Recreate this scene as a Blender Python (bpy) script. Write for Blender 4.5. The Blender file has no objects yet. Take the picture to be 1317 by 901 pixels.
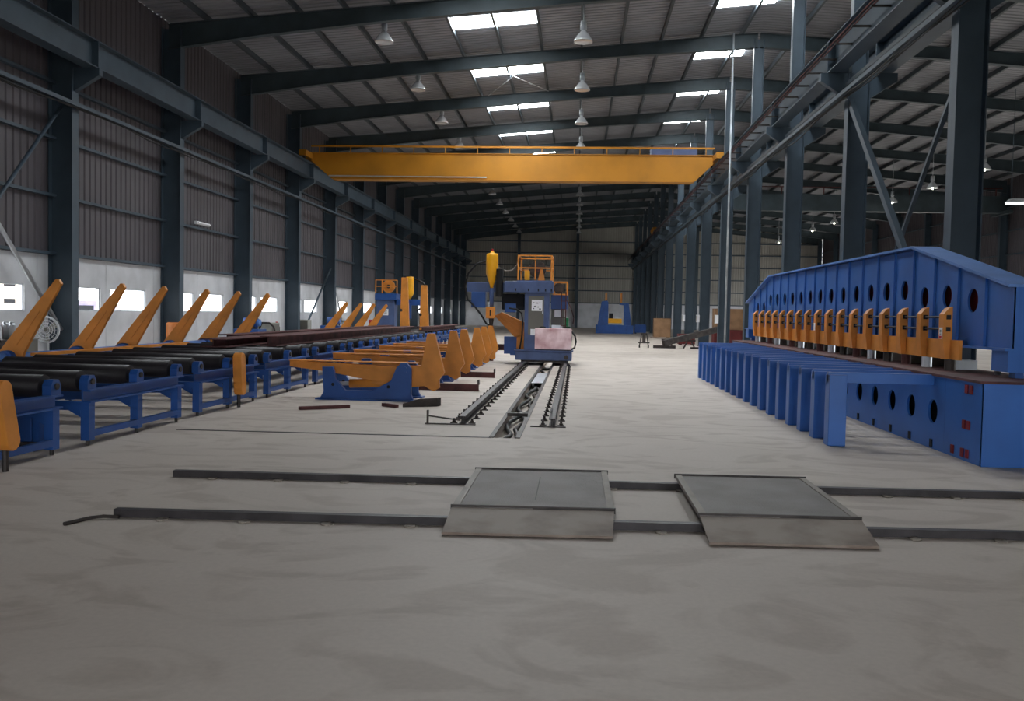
import bpy, bmesh, math, random
from mathutils import Vector, Matrix
random.seed(7)
scn = bpy.context.scene
COL = scn.collection
PI = math.pi

# ------------------------------------------------------------------ camera
F, EYE = 1150.0, 1.6
ROLL, PSI, TH = 0.02, math.atan(82.6/1150), math.atan(48.2/1150)
fw = Vector((-math.sin(PSI)*math.cos(TH), math.cos(PSI)*math.cos(TH), -math.sin(TH)))
rt = Vector((math.cos(PSI), math.sin(PSI), 0))
up = rt.cross(fw)
r2 = rt*math.cos(ROLL) + up*math.sin(ROLL)
u2 = -rt*math.sin(ROLL) + up*math.cos(ROLL)
cam = bpy.data.cameras.new('camera'); camo = bpy.data.objects.new('camera', cam); COL.objects.link(camo)
cam.sensor_width = 36; cam.lens = 36*F/1317; cam.clip_end = 600; cam.clip_start = .05
m = Matrix.Identity(4)
for i, v in enumerate((r2, u2, -fw)):
    for j in range(3): m[j][i] = v[j]
m[2][3] = EYE
camo.matrix_world = m
scn.camera = camo

# ------------------------------------------------------------------ light and exposure
SKY = 5.0            # overcast daylight outside
PANEL = 36.0         # daylight coming through the translucent roof sheets
w = bpy.data.worlds.new('overcast_sky'); scn.world = w; w.use_nodes = True
bg = w.node_tree.nodes['Background']
bg.inputs[0].default_value = (.93, .97, 1, 1); bg.inputs[1].default_value = SKY
vs = scn.view_settings
vs.view_transform = 'Standard'; vs.look = 'None'; vs.gamma = 1; vs.use_curve_mapping = False
vs.exposure = 0.4

# ------------------------------------------------------------------ materials
def s2l(c):
    return tuple(((x/255)/12.92 if x/255 <= .04045 else ((x/255+.055)/1.055)**2.4) for x in c)
MATS = {}
def mat(name, rgb, rough=.6, metal=0, var=.12, scale=3.0, bump=0.0, bscale=40, emis=None, alt=None, spec=.4, stretch=(1,1,1)):
    M = bpy.data.materials.new(name); M.use_nodes = True; nt = M.node_tree; N = nt.nodes; L = nt.links
    b = N['Principled BSDF']
    b.inputs['Roughness'].default_value = rough; b.inputs['Metallic'].default_value = metal
    b.inputs['Specular IOR Level'].default_value = spec
    c = s2l(rgb)
    tc = N.new('ShaderNodeTexCoord'); mp = N.new('ShaderNodeMapping'); mp.inputs['Scale'].default_value = stretch
    L.new(tc.outputs['Object'], mp.inputs[0])
    n = N.new('ShaderNodeTexNoise'); n.inputs['Scale'].default_value = scale; n.inputs['Detail'].default_value = 5
    L.new(mp.outputs[0], n.inputs['Vector'])
    r = N.new('ShaderNodeValToRGB')
    c2 = s2l(alt) if alt else tuple(x*(1-var*2.2) for x in c)
    r.color_ramp.elements[0].color = (*c2, 1); r.color_ramp.elements[0].position = .3
    r.color_ramp.elements[1].color = (*[min(1, x*(1+var)) for x in c], 1); r.color_ramp.elements[1].position = .62
    L.new(n.outputs['Fac'], r.inputs[0]); L.new(r.outputs[0], b.inputs['Base Color'])
    if bump:
        n2 = N.new('ShaderNodeTexNoise'); n2.inputs['Scale'].default_value = bscale
        L.new(mp.outputs[0], n2.inputs['Vector'])
        bp = N.new('ShaderNodeBump'); bp.inputs['Strength'].default_value = bump; bp.inputs['Distance'].default_value = .02
        L.new(n2.outputs['Fac'], bp.inputs['Height']); L.new(bp.outputs[0], b.inputs['Normal'])
    if emis:
        b.inputs['Emission Color'].default_value = (*emis[0], 1); b.inputs['Emission Strength'].default_value = emis[1]
    MATS[name] = M
    return M
mat('steel_grey', (62, 76, 88), .5, scale=1.2, var=.1)
mat('rafter_grey', (60, 72, 78), .55, scale=1.2)
mat('purlin_grey', (66, 74, 80), .55, scale=1.5)
mat('roof_sheet', (134, 136, 142), .5, scale=.6, var=.07)
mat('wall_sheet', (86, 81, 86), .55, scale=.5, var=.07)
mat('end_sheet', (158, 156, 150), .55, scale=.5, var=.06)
mat('white_wall', (205, 206, 210), .8, scale=1.1, var=.07, bump=.1, bscale=12)
mat('machine_blue', (36, 78, 144), .42, scale=2.2, var=.1)
mat('press_blue', (46, 100, 176), .4, scale=1.4, var=.07)
mat('gantry_blue', (72, 90, 132), .45, scale=2.2, var=.1)
mat('light_blue', (92, 132, 196), .45, scale=2, var=.06)
mat('yellow', (216, 138, 56), .5, scale=2.5, var=.1)
mat('crane_yellow', (176, 117, 22), .5, scale=.8, var=.08)
mat('hopper_yellow', (236, 168, 22), .4, scale=2, var=.06)
mat('roller_black', (32, 28, 32), .5, scale=5, var=.25)
mat('dark_steel', (62, 56, 54), .55, .3, scale=5, var=.25)
mat('rail_steel', (58, 54, 56), .5, .3, scale=6, var=.2)
mat('rust_beam', (86, 50, 50), .7, scale=3, var=.3)
mat('red_primer', (120, 24, 34), .7, scale=3, var=.15)
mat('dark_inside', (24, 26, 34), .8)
mat('rubber', (20, 20, 22), .6)
mat('checker_plate', (128, 121, 118), .6, 0, scale=2.4, var=.1, bump=.6, bscale=70)
mat('ramp_plate', (140, 127, 116), .65, 0, scale=3.0, var=.06, alt=(104, 86, 74))
mat('tan_edge', (138, 129, 119), .6, scale=3)
mat('cabinet_grey', (104, 102, 96), .5, scale=2, var=.06)
mat('notice_white', (236, 236, 240), .5, scale=2, var=.02)
mat('print_dark', (40, 40, 48), .7, scale=2, var=.02)
mat('print_red', (190, 36, 40), .6, scale=2, var=.04)
mat('pink_blur', (250, 226, 230), .6, scale=2.2, var=.02, alt=(186, 132, 138))
mat('green_paint', (60, 150, 100), .5)
mat('dark_green', (30, 70, 50), .5)
mat('galvanised', (190, 194, 200), .35, .7, scale=3, var=.06)
mat('glassy', (224, 228, 232), .12, .35, scale=3, var=.05, spec=.8)
mat('lamp_body', (176, 182, 188), .4, .2)
mat('carton', (150, 116, 86), .8, scale=2)
mat('crate_maroon', (110, 44, 44), .7, scale=2)
mat('grey_box', (150, 150, 142), .6, scale=2)
mat('red_paint', (190, 34, 30), .5)
mat('orange_drum', (200, 120, 60), .6)
mat('fan_white', (206, 210, 214), .4, .1)
mat('outside_ground', (190, 186, 176), .9, scale=.3)
mat('outside_wall', (226, 210, 196), .9, scale=.5, var=.04)
mat('van_paint', (128, 120, 150), .4)
mat('skylight_sheet', (235, 245, 250), .5, emis=((.93, .98, 1), PANEL), var=.02)
mat('lit_lens', (255, 255, 225), .4, emis=((1, 1, .82), 14.0), var=.02)

def floor_material():
    M = bpy.data.materials.new('concrete'); M.use_nodes = True; nt = M.node_tree; N = nt.nodes; L = nt.links
    b = N['Principled BSDF']; b.inputs['Roughness'].default_value = .62; b.inputs['Specular IOR Level'].default_value = .35
    tc = N.new('ShaderNodeTexCoord')
    def noise(sc, det, st=(1, 1, 1), dist=0):
        mp = N.new('ShaderNodeMapping'); mp.inputs['Scale'].default_value = st
        L.new(tc.outputs['Object'], mp.inputs[0])
        n = N.new('ShaderNodeTexNoise'); n.inputs['Scale'].default_value = sc; n.inputs['Detail'].default_value = det
        n.inputs['Distortion'].default_value = dist
        L.new(mp.outputs[0], n.inputs['Vector']); return n
    def ramp(n, p0, c0, p1, c1):
        r = N.new('ShaderNodeValToRGB'); e = r.color_ramp.elements
        e[0].position, e[0].color, e[1].position, e[1].color = p0, (*c0, 1), p1, (*c1, 1)
        L.new(n.outputs['Fac'], r.inputs[0]); return r
    base = ramp(noise(.35, 6), .3, s2l((186, 174, 164)), .7, s2l((202, 191, 181)))
    sweep = ramp(noise(.9, 6, (.7, 1.15, 1), 2.8), .38, (.58, .53, .48), .5, (1, 1, 1))      # dust swept in arcs
    fine = ramp(noise(28, 4), .35, (.92, .92, .92), .65, (1, 1, 1))
    x = N.new('ShaderNodeMixRGB'); x.blend_type = 'MULTIPLY'; x.inputs[0].default_value = .4
    L.new(base.outputs[0], x.inputs[1]); L.new(sweep.outputs[0], x.inputs[2])
    y = N.new('ShaderNodeMixRGB'); y.blend_type = 'MULTIPLY'; y.inputs[0].default_value = .7
    L.new(x.outputs[0], y.inputs[1]); L.new(fine.outputs[0], y.inputs[2])
    L.new(y.outputs[0], b.inputs['Base Color'])
    MATS['concrete'] = M
floor_material()

# ------------------------------------------------------------------ mesh helpers
class MB:
    def __init__(s): s.v = []; s.f = []
    def add(s, vs, fs):
        o = len(s.v); s.v += [tuple(p) for p in vs]; s.f += [tuple(i+o for i in f) for f in fs]; return s
    def box(s, x0, x1, y0, y1, z0, z1):
        v = [(x, y, z) for z in (z0, z1) for y in (y0, y1) for x in (x0, x1)]
        return s.add(v, [(0,2,3,1),(4,5,7,6),(0,1,5,4),(2,6,7,3),(0,4,6,2),(1,3,7,5)])
    def prism(s, poly, axis, a, b):
        """2-D outline extruded along an axis; outline is (y,z) for x, (x,z) for y, (x,y) for z"""
        def P(p, t): return {'x': (t, p[0], p[1]), 'y': (p[0], t, p[1]), 'z': (p[0], p[1], t)}[axis]
        n = len(poly)
        v = [P(p, a) for p in poly] + [P(p, b) for p in poly]
        return s.add(v, [tuple(range(n))[::-1], tuple(range(n, 2*n))] + [(i, (i+1) % n, (i+1) % n+n, i+n) for i in range(n)])
    def cyl(s, p0, p1, r, n=12, r1=None):
        p0, p1 = Vector(p0), Vector(p1); d = (p1-p0).normalized()
        a = d.orthogonal().normalized(); b = d.cross(a); r1 = r if r1 is None else r1
        v = [p0 + (a*math.cos(2*PI*i/n)+b*math.sin(2*PI*i/n))*r for i in range(n)] + \
            [p1 + (a*math.cos(2*PI*i/n)+b*math.sin(2*PI*i/n))*r1 for i in range(n)]
        return s.add(v, [tuple(range(n))[::-1], tuple(range(n, 2*n))] + [(i, (i+1) % n, (i+1) % n+n, i+n) for i in range(n)])
    def bar(s, p0, p1, wd, ht):
        p0, p1 = Vector(p0), Vector(p1); d = (p1-p0).normalized()
        u = Vector((0, 0, 1)) if abs(d.z) < .95 else Vector((0, 1, 0))
        a = d.cross(u).normalized(); b = a.cross(d)
        v = [p + a*wd*.5*i + b*ht*.5*j for p in (p0, p1) for i, j in ((-1,-1),(1,-1),(1,1),(-1,1))]
        return s.add(v, [(0,1,2,3),(7,6,5,4),(0,4,5,1),(1,5,6,2),(2,6,7,3),(3,7,4,0)])
    def tube(s, pts, r, n=8):
        pts = [Vector(p) for p in pts]; rings = []
        for i, p in enumerate(pts):
            d = (pts[min(i+1, len(pts)-1)]-pts[max(i-1, 0)]).normalized()
            u = Vector((.13, .31, .94)).normalized(); a = d.cross(u).normalized(); b = a.cross(d)
            rings.append([p+(a*math.cos(2*PI*k/n)+b*math.sin(2*PI*k/n))*r for k in range(n)])
        v = [q for g in rings for q in g]; f = []
        for i in range(len(pts)-1):
            for k in range(n): f.append((i*n+k, i*n+(k+1) % n, (i+1)*n+(k+1) % n, (i+1)*n+k))
        f += [tuple(range(n))[::-1], tuple(range((len(pts)-1)*n, len(pts)*n))]
        return s.add(v, f)
    def lathe(s, prof, c=(0, 0, 0), n=16):
        v = [(c[0]+r*math.cos(2*PI*k/n), c[1]+r*math.sin(2*PI*k/n), c[2]+z) for r, z in prof for k in range(n)]; f = []
        for i in range(len(prof)-1):
            for k in range(n): f.append((i*n+k, i*n+(k+1) % n, (i+1)*n+(k+1) % n, (i+1)*n+k))
        return s.add(v, f)
    def ibeam(s, axis, a, b, c0, c1, half, tf=.02, tw=.012, along='z'):
        """I-section between c0 and c1 (depth) with flange half-width; axis = run direction"""
        t, q = tf, tw/2
        out = [(-half,0),(half,0),(half,t),(q,t),(q,-t),(half,-t),(half,0),(-half,0),(-half,-t),(-q,-t),(-q,t),(-half,t)]
        return s
    def build(s, name, material, parent=None, loc=None, smooth=False, bevel=0):
        me = bpy.data.meshes.new(name); me.from_pydata(s.v, [], s.f); me.update()
        bm = bmesh.new(); bm.from_mesh(me); bmesh.ops.recalc_face_normals(bm, faces=bm.faces)
        bm.to_mesh(me); bm.free()
        me.materials.append(MATS[material])
        if smooth:
            for p in me.polygons: p.use_smooth = len(p.vertices) <= 4
        o = bpy.data.objects.new(name, me); COL.objects.link(o)
        if parent: o.parent = parent
        if loc: o.location = loc
        if bevel:
            b = o.modifiers.new('bevel', 'BEVEL'); b.width = bevel; b.segments = 2; b.limit_method = 'ANGLE'
        return o
def isec(cx, z0, z1, half, tf=.02, tw=.02):
    """closed I outline: (u,z), web upright"""
    q = tw/2
    return [(cx-half,z0),(cx+half,z0),(cx+half,z0+tf),(cx+q,z0+tf),(cx+q,z1-tf),(cx+half,z1-tf),(cx+half,z1),(cx-half,z1),(cx-half,z1-tf),(cx-q,z1-tf),(cx-q,z0+tf),(cx-half,z0+tf)]
def hsec(x0, x1, cy, half, tf=.025, tw=.02):
    """closed I outline in plan (x,y): web runs along x, flanges face +-x"""
    q = tw/2
    return [(x0,cy-half),(x0+tf,cy-half),(x0+tf,cy-q),(x1-tf,cy-q),(x1-tf,cy-half),(x1,cy-half),(x1,cy+half),(x1-tf,cy+half),(x1-tf,cy+q),(x0+tf,cy+q),(x0+tf,cy+half),(x0,cy+half)]
def tag(o, label, cat, group=None):
    o['label'] = label; o['category'] = cat
    if group: o['group'] = group
    return o
def struct(o, label=None):
    o['kind'] = 'structure'
    if label: o['label'] = label
    return o
def thing(name, label, cat, loc=(0, 0, 0), group=None):
    o = bpy.data.objects.new(name, None); COL.objects.link(o); o.location = loc; o.empty_display_size = .2
    return tag(o, label, cat, group)
ORD = ['first','second','third','fourth','fifth','sixth','seventh','eighth','ninth','tenth','eleventh','twelfth','thirteenth','fourteenth','fifteenth','sixteenth','seventeenth','eighteenth']
def nth(y): return ORD[round((YE-y)/BAY)]
def dup(root, loc=None, label=None):
    r = root.copy(); COL.objects.link(r)
    if loc is not None: r.location = loc
    if label: r['label'] = label
    for ch in list(root.children):
        c = ch.copy(); COL.objects.link(c); c.parent = r
        for g in list(ch.children):
            d = g.copy(); COL.objects.link(d); d.parent = c
    return r
def plate_hole(mb, poly, c, rad, axis_x, depth, n=24):
    """plate standing in the plane x = axis_x (outline in (y,z)), thickness depth towards +x, one round hole"""
    ang = sorted(set([round(2*PI*i/n, 5) for i in range(n)] + [round(math.atan2(p[1]-c[1], p[0]-c[0]) % (2*PI), 5) for p in poly]))
    outer = []
    for a in ang:
        d = (math.cos(a), math.sin(a)); best = None
        for i in range(len(poly)):
            p, q = poly[i], poly[(i+1) % len(poly)]
            ex, ey = q[0]-p[0], q[1]-p[1]; den = d[0]*ey-d[1]*ex
            if abs(den) < 1e-9: continue
            t = ((p[0]-c[0])*ey-(p[1]-c[1])*ex)/den; u = ((p[0]-c[0])*d[1]-(p[1]-c[1])*d[0])/den
            if t > 0 and -1e-4 <= u <= 1+1e-4 and (best is None or t < best): best = t
        outer.append((c[0]+d[0]*best, c[1]+d[1]*best))
    inner = [(c[0]+math.cos(a)*rad, c[1]+math.sin(a)*rad) for a in ang]
    k = len(ang)
    v = [(axis_x, *p) for p in outer] + [(axis_x, *p) for p in inner] + [(axis_x+depth, *p) for p in inner]
    f = [(i, (i+1) % k, (i+1) % k+k, i+k) for i in range(k)] + [(i+k, (i+1) % k+k, (i+1) % k+2*k, i+2*k) for i in range(k)]
    return mb.add(v, f)

# ------------------------------------------------------------------ building data
BAY, Y0 = 6.6, 23.6
frames = [Y0+BAY*k for k in range(-5, 14)]
YF, YE = frames[0]-.4, frames[-1]
WX, RIDGE, RX = -14.4, 7.0, 29.0
def roofz(x): return 12.6+.08*x if x <= RIDGE else 12.6+.08*(2*RIDGE-x)

# ------------------------------------------------------------------ floor with a cable trench
fl = MB()
TX0, TX1, TY0, TY1 = -1.06, -.72, 11.35, 60.0
xa, xb, ya, yb = WX-.3, RX+.3, YF-.3, YE+.3
for x0, x1, y0, y1 in ((xa, TX0, ya, yb), (TX1, xb, ya, yb), (TX0, TX1, ya, TY0), (TX0, TX1, TY1, yb)):
    fl.add([(x0,y0,0),(x1,y0,0),(x1,y1,0),(x0,y1,0)], [(0,1,2,3)])
d = -.16
fl.add([(TX0,TY0,0),(TX1,TY0,0),(TX1,TY1,0),(TX0,TY1,0),(TX0,TY0,d),(TX1,TY0,d),(TX1,TY1,d),(TX0,TY1,d)],
       [(4,5,6,7),(0,1,5,4),(1,2,6,5),(2,3,7,6),(3,0,4,7)])
me = bpy.data.meshes.new('floor'); me.from_pydata(fl.v, [], fl.f); me.materials.append(MATS['concrete'])
o = bpy.data.objects.new('floor', me); COL.objects.link(o); struct(o, 'pale dusty concrete factory floor with a cable trench')
g = MB().add([(-120,-80,-.25),(160,-80,-.25),(160,220,-.25),(-120,220,-.25)], [(0,1,2,3)]).build('ground_outside', 'outside_ground')
struct(g, 'pale open ground outside the hall')

# ------------------------------------------------------------------ corrugated shells
def ribs(a, b, pitch, depth, fn, rev=1):
    """profile coordinates along the run: list of (t, offset)"""
    out = []; t = a
    while t < b:
        for f, dd in ((0, 0), (.62, 0), (.72, depth), (.9, depth)):
            if t+f*pitch < b: out.append((t+f*pitch, dd))
        t += pitch
    out.append((b, 0)); return out
def sheet(name, prof, pa, pb, material):
    """prof -> rows; pa(t,d), pb(t,d) give the two ends of each rib line"""
    v = []; f = []
    for t, dd in prof: v += [pa(t, dd), pb(t, dd)]
    for i in range(len(prof)-1): f.append((2*i, 2*i+1, 2*i+3, 2*i+2))
    return MB().add(v, f).build(name, material)
pr = ribs(YF, YE+.2, .3, .035, None)
ceil = sheet('ceiling', pr, lambda t, d: (WX-.3, t, roofz(WX-.3)+d), lambda t, d: (RIDGE, t, roofz(RIDGE)+d), 'roof_sheet')
struct(ceil, 'sloping roof of ribbed grey metal sheets on steel purlins')
c2 = sheet('ceiling', pr, lambda t, d: (RX+.3, t, roofz(RX+.3)+d), lambda t, d: (RIDGE, t, roofz(RIDGE)+d), 'roof_sheet')
struct(c2, 'roof of ribbed sheets sloping down over the far bay behind the columns')
PX = [-.06+1.6*n for n in range(-8, 0)] + [-.06+1.6*n for n in range(0, 5)]
for x in PX:
    z = roofz(x)-.01
    MB().prism([(x-.045,z),(x+.045,z),(x+.045,z-.2),(x-.045,z-.2)], 'y', YF, YE).build('purlin', 'purlin_grey', ceil)
for n in range(1, 15):
    x = RIDGE+1.5*n; z = roofz(x)-.01
    MB().prism([(x-.045,z),(x+.045,z),(x+.045,z-.2),(x-.045,z-.2)], 'y', YF, YE).build('purlin', 'purlin_grey', c2)
# translucent sheets: two panes each, between purlins
for j in range(-2, 5):
    yc = 33.2+6.7*j
    for xs in ((-4.80, -3.3), (-3.2, -1.72), (4.7, 6.1), (6.2, 6.95)):
        p = MB(); z0, z1 = roofz(xs[0])-.015, roofz(xs[1])-.015
        p.add([(xs[0],yc-.58,z0),(xs[1],yc-.58,z1),(xs[1],yc+.58,z1),(xs[0],yc+.58,z0),(xs[0],yc-.58,z0-.03),(xs[1],yc-.58,z1-.03),(xs[1],yc+.58,z1-.03),(xs[0],yc+.58,z0-.03)],
              [(0,1,2,3),(7,6,5,4),(0,4,5,1),(1,5,6,2),(2,6,7,3),(3,7,4,0)])
        p.build('skylight_pane', 'skylight_sheet', ceil)

# left wall: cladding above, white panels with window openings below
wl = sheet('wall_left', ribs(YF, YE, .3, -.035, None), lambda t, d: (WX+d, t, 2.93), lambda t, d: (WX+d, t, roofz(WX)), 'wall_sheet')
struct(wl, 'left wall of dull grey ribbed sheets above white wall panels')
for z in (2.98, 4.55, 6.1, 7.6, 9.2):
    MB().box(WX+.01, WX+.16, YF, YE, z-.04, z+.04).build('girt', 'steel_grey', wl)
wn = 0
WZ0, WZ1 = 1.40, 2.12
for k, fy in enumerate(frames[:-1]):
    for (a, b, w0, w1) in ((0, 2.85, .5, 2.55), (2.85, 5.95, 3.1, 5.4), (5.95, 6.6, None, None)):
        p = MB(); ya_, yb_ = fy+a+.012, fy+b-.012
        if w0 is None: p.box(WX-.15, WX, ya_, yb_, 0, 2.93)
        else:
            p.box(WX-.15, WX, ya_, fy+w0, 0, 2.93); p.box(WX-.15, WX, fy+w1, yb_, 0, 2.93)
            p.box(WX-.15, WX, fy+w0, fy+w1, 0, WZ0); p.box(WX-.15, WX, fy+w0, fy+w1, WZ1, 2.93)
        p.build('wall_panel', 'white_wall', wl)
        if w0 is not None:
            wn += 1; q = MB(); t = .04
            q.box(WX-.1, WX-.04, fy+w0, fy+w1, WZ0, WZ0+t); q.box(WX-.1, WX-.04, fy+w0, fy+w1, WZ1-t, WZ1)
            q.box(WX-.1, WX-.04, fy+w0, fy+w0+t, WZ0+t, WZ1-t); q.box(WX-.1, WX-.04, fy+w1-t, fy+w1, WZ0+t, WZ1-t)
            struct(q.build('window_%d' % wn, 'galvanised'))
# far end wall
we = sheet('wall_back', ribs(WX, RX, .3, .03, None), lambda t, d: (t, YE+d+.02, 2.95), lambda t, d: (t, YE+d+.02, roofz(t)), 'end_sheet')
struct(we, 'far gable wall of pale ribbed sheets above a white lower wall')
x = WX
while x < RX:
    MB().box(x+.01, min(x+3.6, RX)-.01, YE, YE+.15, 0, 2.95).build('wall_panel', 'white_wall', we); x += 3.6
for z in (3.0, 4.5, 6.0, 7.5, 9.0, 10.4):
    MB().box(WX, RX, YE-.12, YE+.01, z-.06, z+.06).build('girt', 'steel_grey', we)
for x in (-7.2, -.1, 14.2, 21.5):
    MB().prism([(x-.18,YE-.45),(x+.18,YE-.45),(x+.18,YE-.13),(x-.18,YE-.13)], 'z', 0, roofz(x)-.25).build('wall_post', 'steel_grey', we)
# far side wall of the second bay, open at the bottom along its length
wr = sheet('wall_right', ribs(YF, YE, .3, .035, None), lambda t, d: (RX+d, t, 6.5 if 76 < t < 104 else 3.0), lambda t, d: (RX+d, t, roofz(RX)), 'wall_sheet')
struct(wr, 'side wall of the second bay, open to daylight along its foot')
for z in (3.05, 4.6, 6.2, 7.8, 9.4):
    MB().box(RX-.16, RX-.01, YF, 75.9 if z < 6.5 else YE, z-.04, z+.04).build('girt', 'steel_grey', wr)
for a, b in ((YF, 12), (104.2, YE)):
    MB().box(RX, RX+.15, a, b, 0, 3.0).build('wall_panel', 'white_wall', wr)
DX0, DX1, DZ = -3.0, 10.0, 5.5
wf = sheet('wall_front', ribs(WX, RX, .3, -.03, None), lambda t, d: (t, YF+d, DZ if DX0 < t < DX1 else 0), lambda t, d: (t, YF+d, roofz(t)), 'end_sheet')
struct(wf, 'gable wall behind the viewer')

# ------------------------------------------------------------------ frames: columns and rafters
for k, fy in enumerate(frames):
    if fy > 10:
        # wall columns
        c = thing('wall_column', 'tall steel column against the window wall, %s from the far gable wall' % nth(fy), 'column', (-14.05, fy, 0), 'columns along the window wall')
        MB().prism(hsec(-.34, .34, 0, .16), 'z', .03, 11.1).build('shaft', 'steel_grey', c)
        MB().box(-.42, .42, -.24, .24, 0, .03).build('base_plate', 'steel_grey', c)
        b = MB(); b.prism([(.34,7.98),(1.06,7.98),(1.06,7.78),(.34,7.35)], 'y', -.09, .09); b.build('crane_bracket', 'steel_grey', c)
        # middle columns carrying two crane runways
        c = thing('middle_column', 'grey steel column between the two bays, %s from the far gable wall' % nth(fy), 'column', (7.0, fy, 0), 'columns between the two bays')
        MB().prism(hsec(-.27, .27, 0, .16), 'z', .03, 7.85).build('shaft', 'steel_grey', c)
        MB().prism(hsec(-.2, .2, 0, .13), 'z', 7.85, 12.7).build('upper_shaft', 'steel_grey', c)
        MB().box(-.36, .36, -.24, .24, 0, .03).build('base_plate', 'steel_grey', c)
        for s in (-1, 1):
            MB().prism([(s*.27,7.85),(s*.95,7.85),(s*.95,7.65),(s*.27,7.2)], 'y', -.09, .09).build('crane_bracket', 'steel_grey', c)
        if fy > 40:
            c = thing('outer_column', 'grey steel column outside the second bay, %s from the far gable wall' % nth(fy), 'column', (28.7, fy, 0), 'columns on the outer side of the second bay')
            MB().prism(hsec(-.25, .25, 0, .15), 'z', .03, 10.9).build('shaft', 'steel_grey', c)
            MB().box(-.35, .35, -.24, .24, 0, .03).build('base_plate', 'steel_grey', c)
    if fy > 5:
        for side in (0, 1):
            lab = ('grey steel rafter over the yellow crane bay, %s from the far gable wall', 'grey steel rafter over the second bay, %s from the far gable wall')[side] % nth(fy)
            r = thing('roof_rafter', lab, 'rafter', ((-14.0, 28.6)[side], fy, 11.0), ('rafters over the crane bay', 'rafters over the second bay')[side])
            ox = (-14.0, 28.6)[side]
            xs = [-14.2, -11, -7, 0, 6.95] if side == 0 else [28.8, 25, 21, 14, 7.05]
            dep = [.85, .66, .54, .48, .58]
            def z_(x): return roofz(x)-.215-11.0
            web = [(x-ox, z_(x)-.015) for x in xs] + [(x-ox, z_(x)-dp+.015) for x, dp in list(zip(xs, dep))[::-1]]
            MB().prism(web, 'y', -.012, .012).build('web', 'rafter_grey', r)
            top = [(x-ox, z_(x)) for x in xs] + [(x-ox, z_(x)-.015) for x in xs[::-1]]
            MB().prism(top, 'y', -.12, .12).build('top_flange', 'rafter_grey', r)
            bot = [(x-ox, z_(x)-dp+.015) for x, dp in zip(xs, dep)] + [(x-ox, z_(x)-dp) for x, dp in list(zip(xs, dep))[::-1]]
            MB().prism(bot, 'y', -.12, .12).build('bottom_flange', 'rafter_grey', r)

# roof bracing rods
for kx in (2, 6):
    fy = Y0+BAY*kx
    for a, b in (((-4.5, fy+.2), (-1.6, fy+BAY-.2)), ((-1.6, fy+.2), (-4.5, fy+BAY-.2))):
        dz = .235
        o = MB().cyl((a[0], a[1], roofz(a[0])-dz), (b[0], b[1], roofz(b[0])-dz-.02), .02, 6).build('brace_rod', 'galvanised')
        tag(o, 'thin pale crossed bracing rod %s, leaning from the %s side' % (('under a skylight', 'beyond the crane')[kx > 2], ('window', 'column')[a[0] > -3]), 'brace rod', 'crossed rods under the roof')
# wall braces (pipes)
def pipe(name, p0, p1, r, m, label, cat, group=None):
    o = MB().cyl(p0, p1, r, 10).build(name, m, smooth=True); return tag(o, label, cat, group)
pipe('brace_pipe', (-14.0, 17.2, 7.0), (-14.0, 23.4, .9), .06, 'galvanised', 'shiny diagonal brace pipe beside the red machine by the wall', 'brace')
pipe('brace_pipe', (-14.0, 17.2, .4), (-14.0, 23.4, 6.9), .05, 'steel_grey', 'dark diagonal brace pipe crossing high behind the pedestal fan', 'brace')
pipe('brace_pipe', (-14.0, 50.1, 3.9), (-14.0, 53.0, .4), .06, 'galvanised', 'shiny leaning brace pipe behind the blue pump unit', 'brace')
pipe('brace_pipe', (-13.95, 49.8, 3.9), (-13.95, 44.9, .4), .05, 'steel_grey', 'dark leaning brace pipe meeting the shiny pipe above the pump', 'brace')
pipe('brace_pipe', (-14.0, 76.6, 3.6), (-14.0, 79.2, .4), .06, 'galvanised', 'shiny leaning pipe beyond the small welding machine', 'brace')
tag(MB().bar((6.8, 23.46, 7.1), (6.8, 17.14, .9), .12, .16).build('brace_bar', 'steel_grey'), 'wide flat diagonal brace between the two columns behind the press', 'brace')
tag(MB().bar((7.16, 17.14, 7.0), (7.16, 23.46, .5), .08, .08).build('brace_bar', 'steel_grey'), 'thin diagonal brace leaning the other way behind the press', 'brace')
pipe('down_pipe', (5.95, 36.5, 0), (5.95, 36.5, 12.85), .04, 'lamp_body', 'thin shiny pipe rising from the floor past the crane rail', 'pipe')

# ------------------------------------------------------------------ crane runways
def runway(x, z0, z1, ylo, yhi, lab, hall):
    t = thing('crane_runway', lab, 'crane runway', (x, ylo, z0))
    L = yhi-ylo
    MB().prism(isec(0, 0, z1-z0, .2, .025, .02), 'y', 0, L).build('girder', 'steel_grey', t)
    MB().prism([(-.035, z1-z0),(.035, z1-z0),(.035, z1-z0+.09),(-.035, z1-z0+.09)], 'y', 0, L).build('rail', 'dark_steel', t)
    for fy in frames:
        if ylo+1 < fy < yhi-1:
            for s in (-1, 1):
                MB().box(s*.012, s*.2, fy-ylo-.02, fy-ylo+.02, .025, z1-z0-.025).build('stiffener', 'steel_grey', t)
    if hall:
        y = 1.0
        while y < L-1 and y < 60:
            MB().box(hall*.012, hall*.42, y-.02, y+.02, .3, .34).build('conductor_arm', 'dark_steel', t); y += 1.32
        for zz in (.36, .46):
            MB().cyl((hall*.36, 0, zz), (hall*.36, L, zz), .022, 6).build('conductor_bar', 'rust_beam', t)
    return t
runway(-13.25, 7.98, 8.72, 10.6, YE-.5, 'dark crane runway girder along the window wall', 0)
runway(6.42, 7.86, 8.66, 10.6, YE-.5, 'crane runway girder with conductor bars facing the yellow crane', -1)
runway(7.62, 7.86, 8.66, 10.6, YE-.5, 'crane runway girder on the second bay side of the columns', 0)
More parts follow.
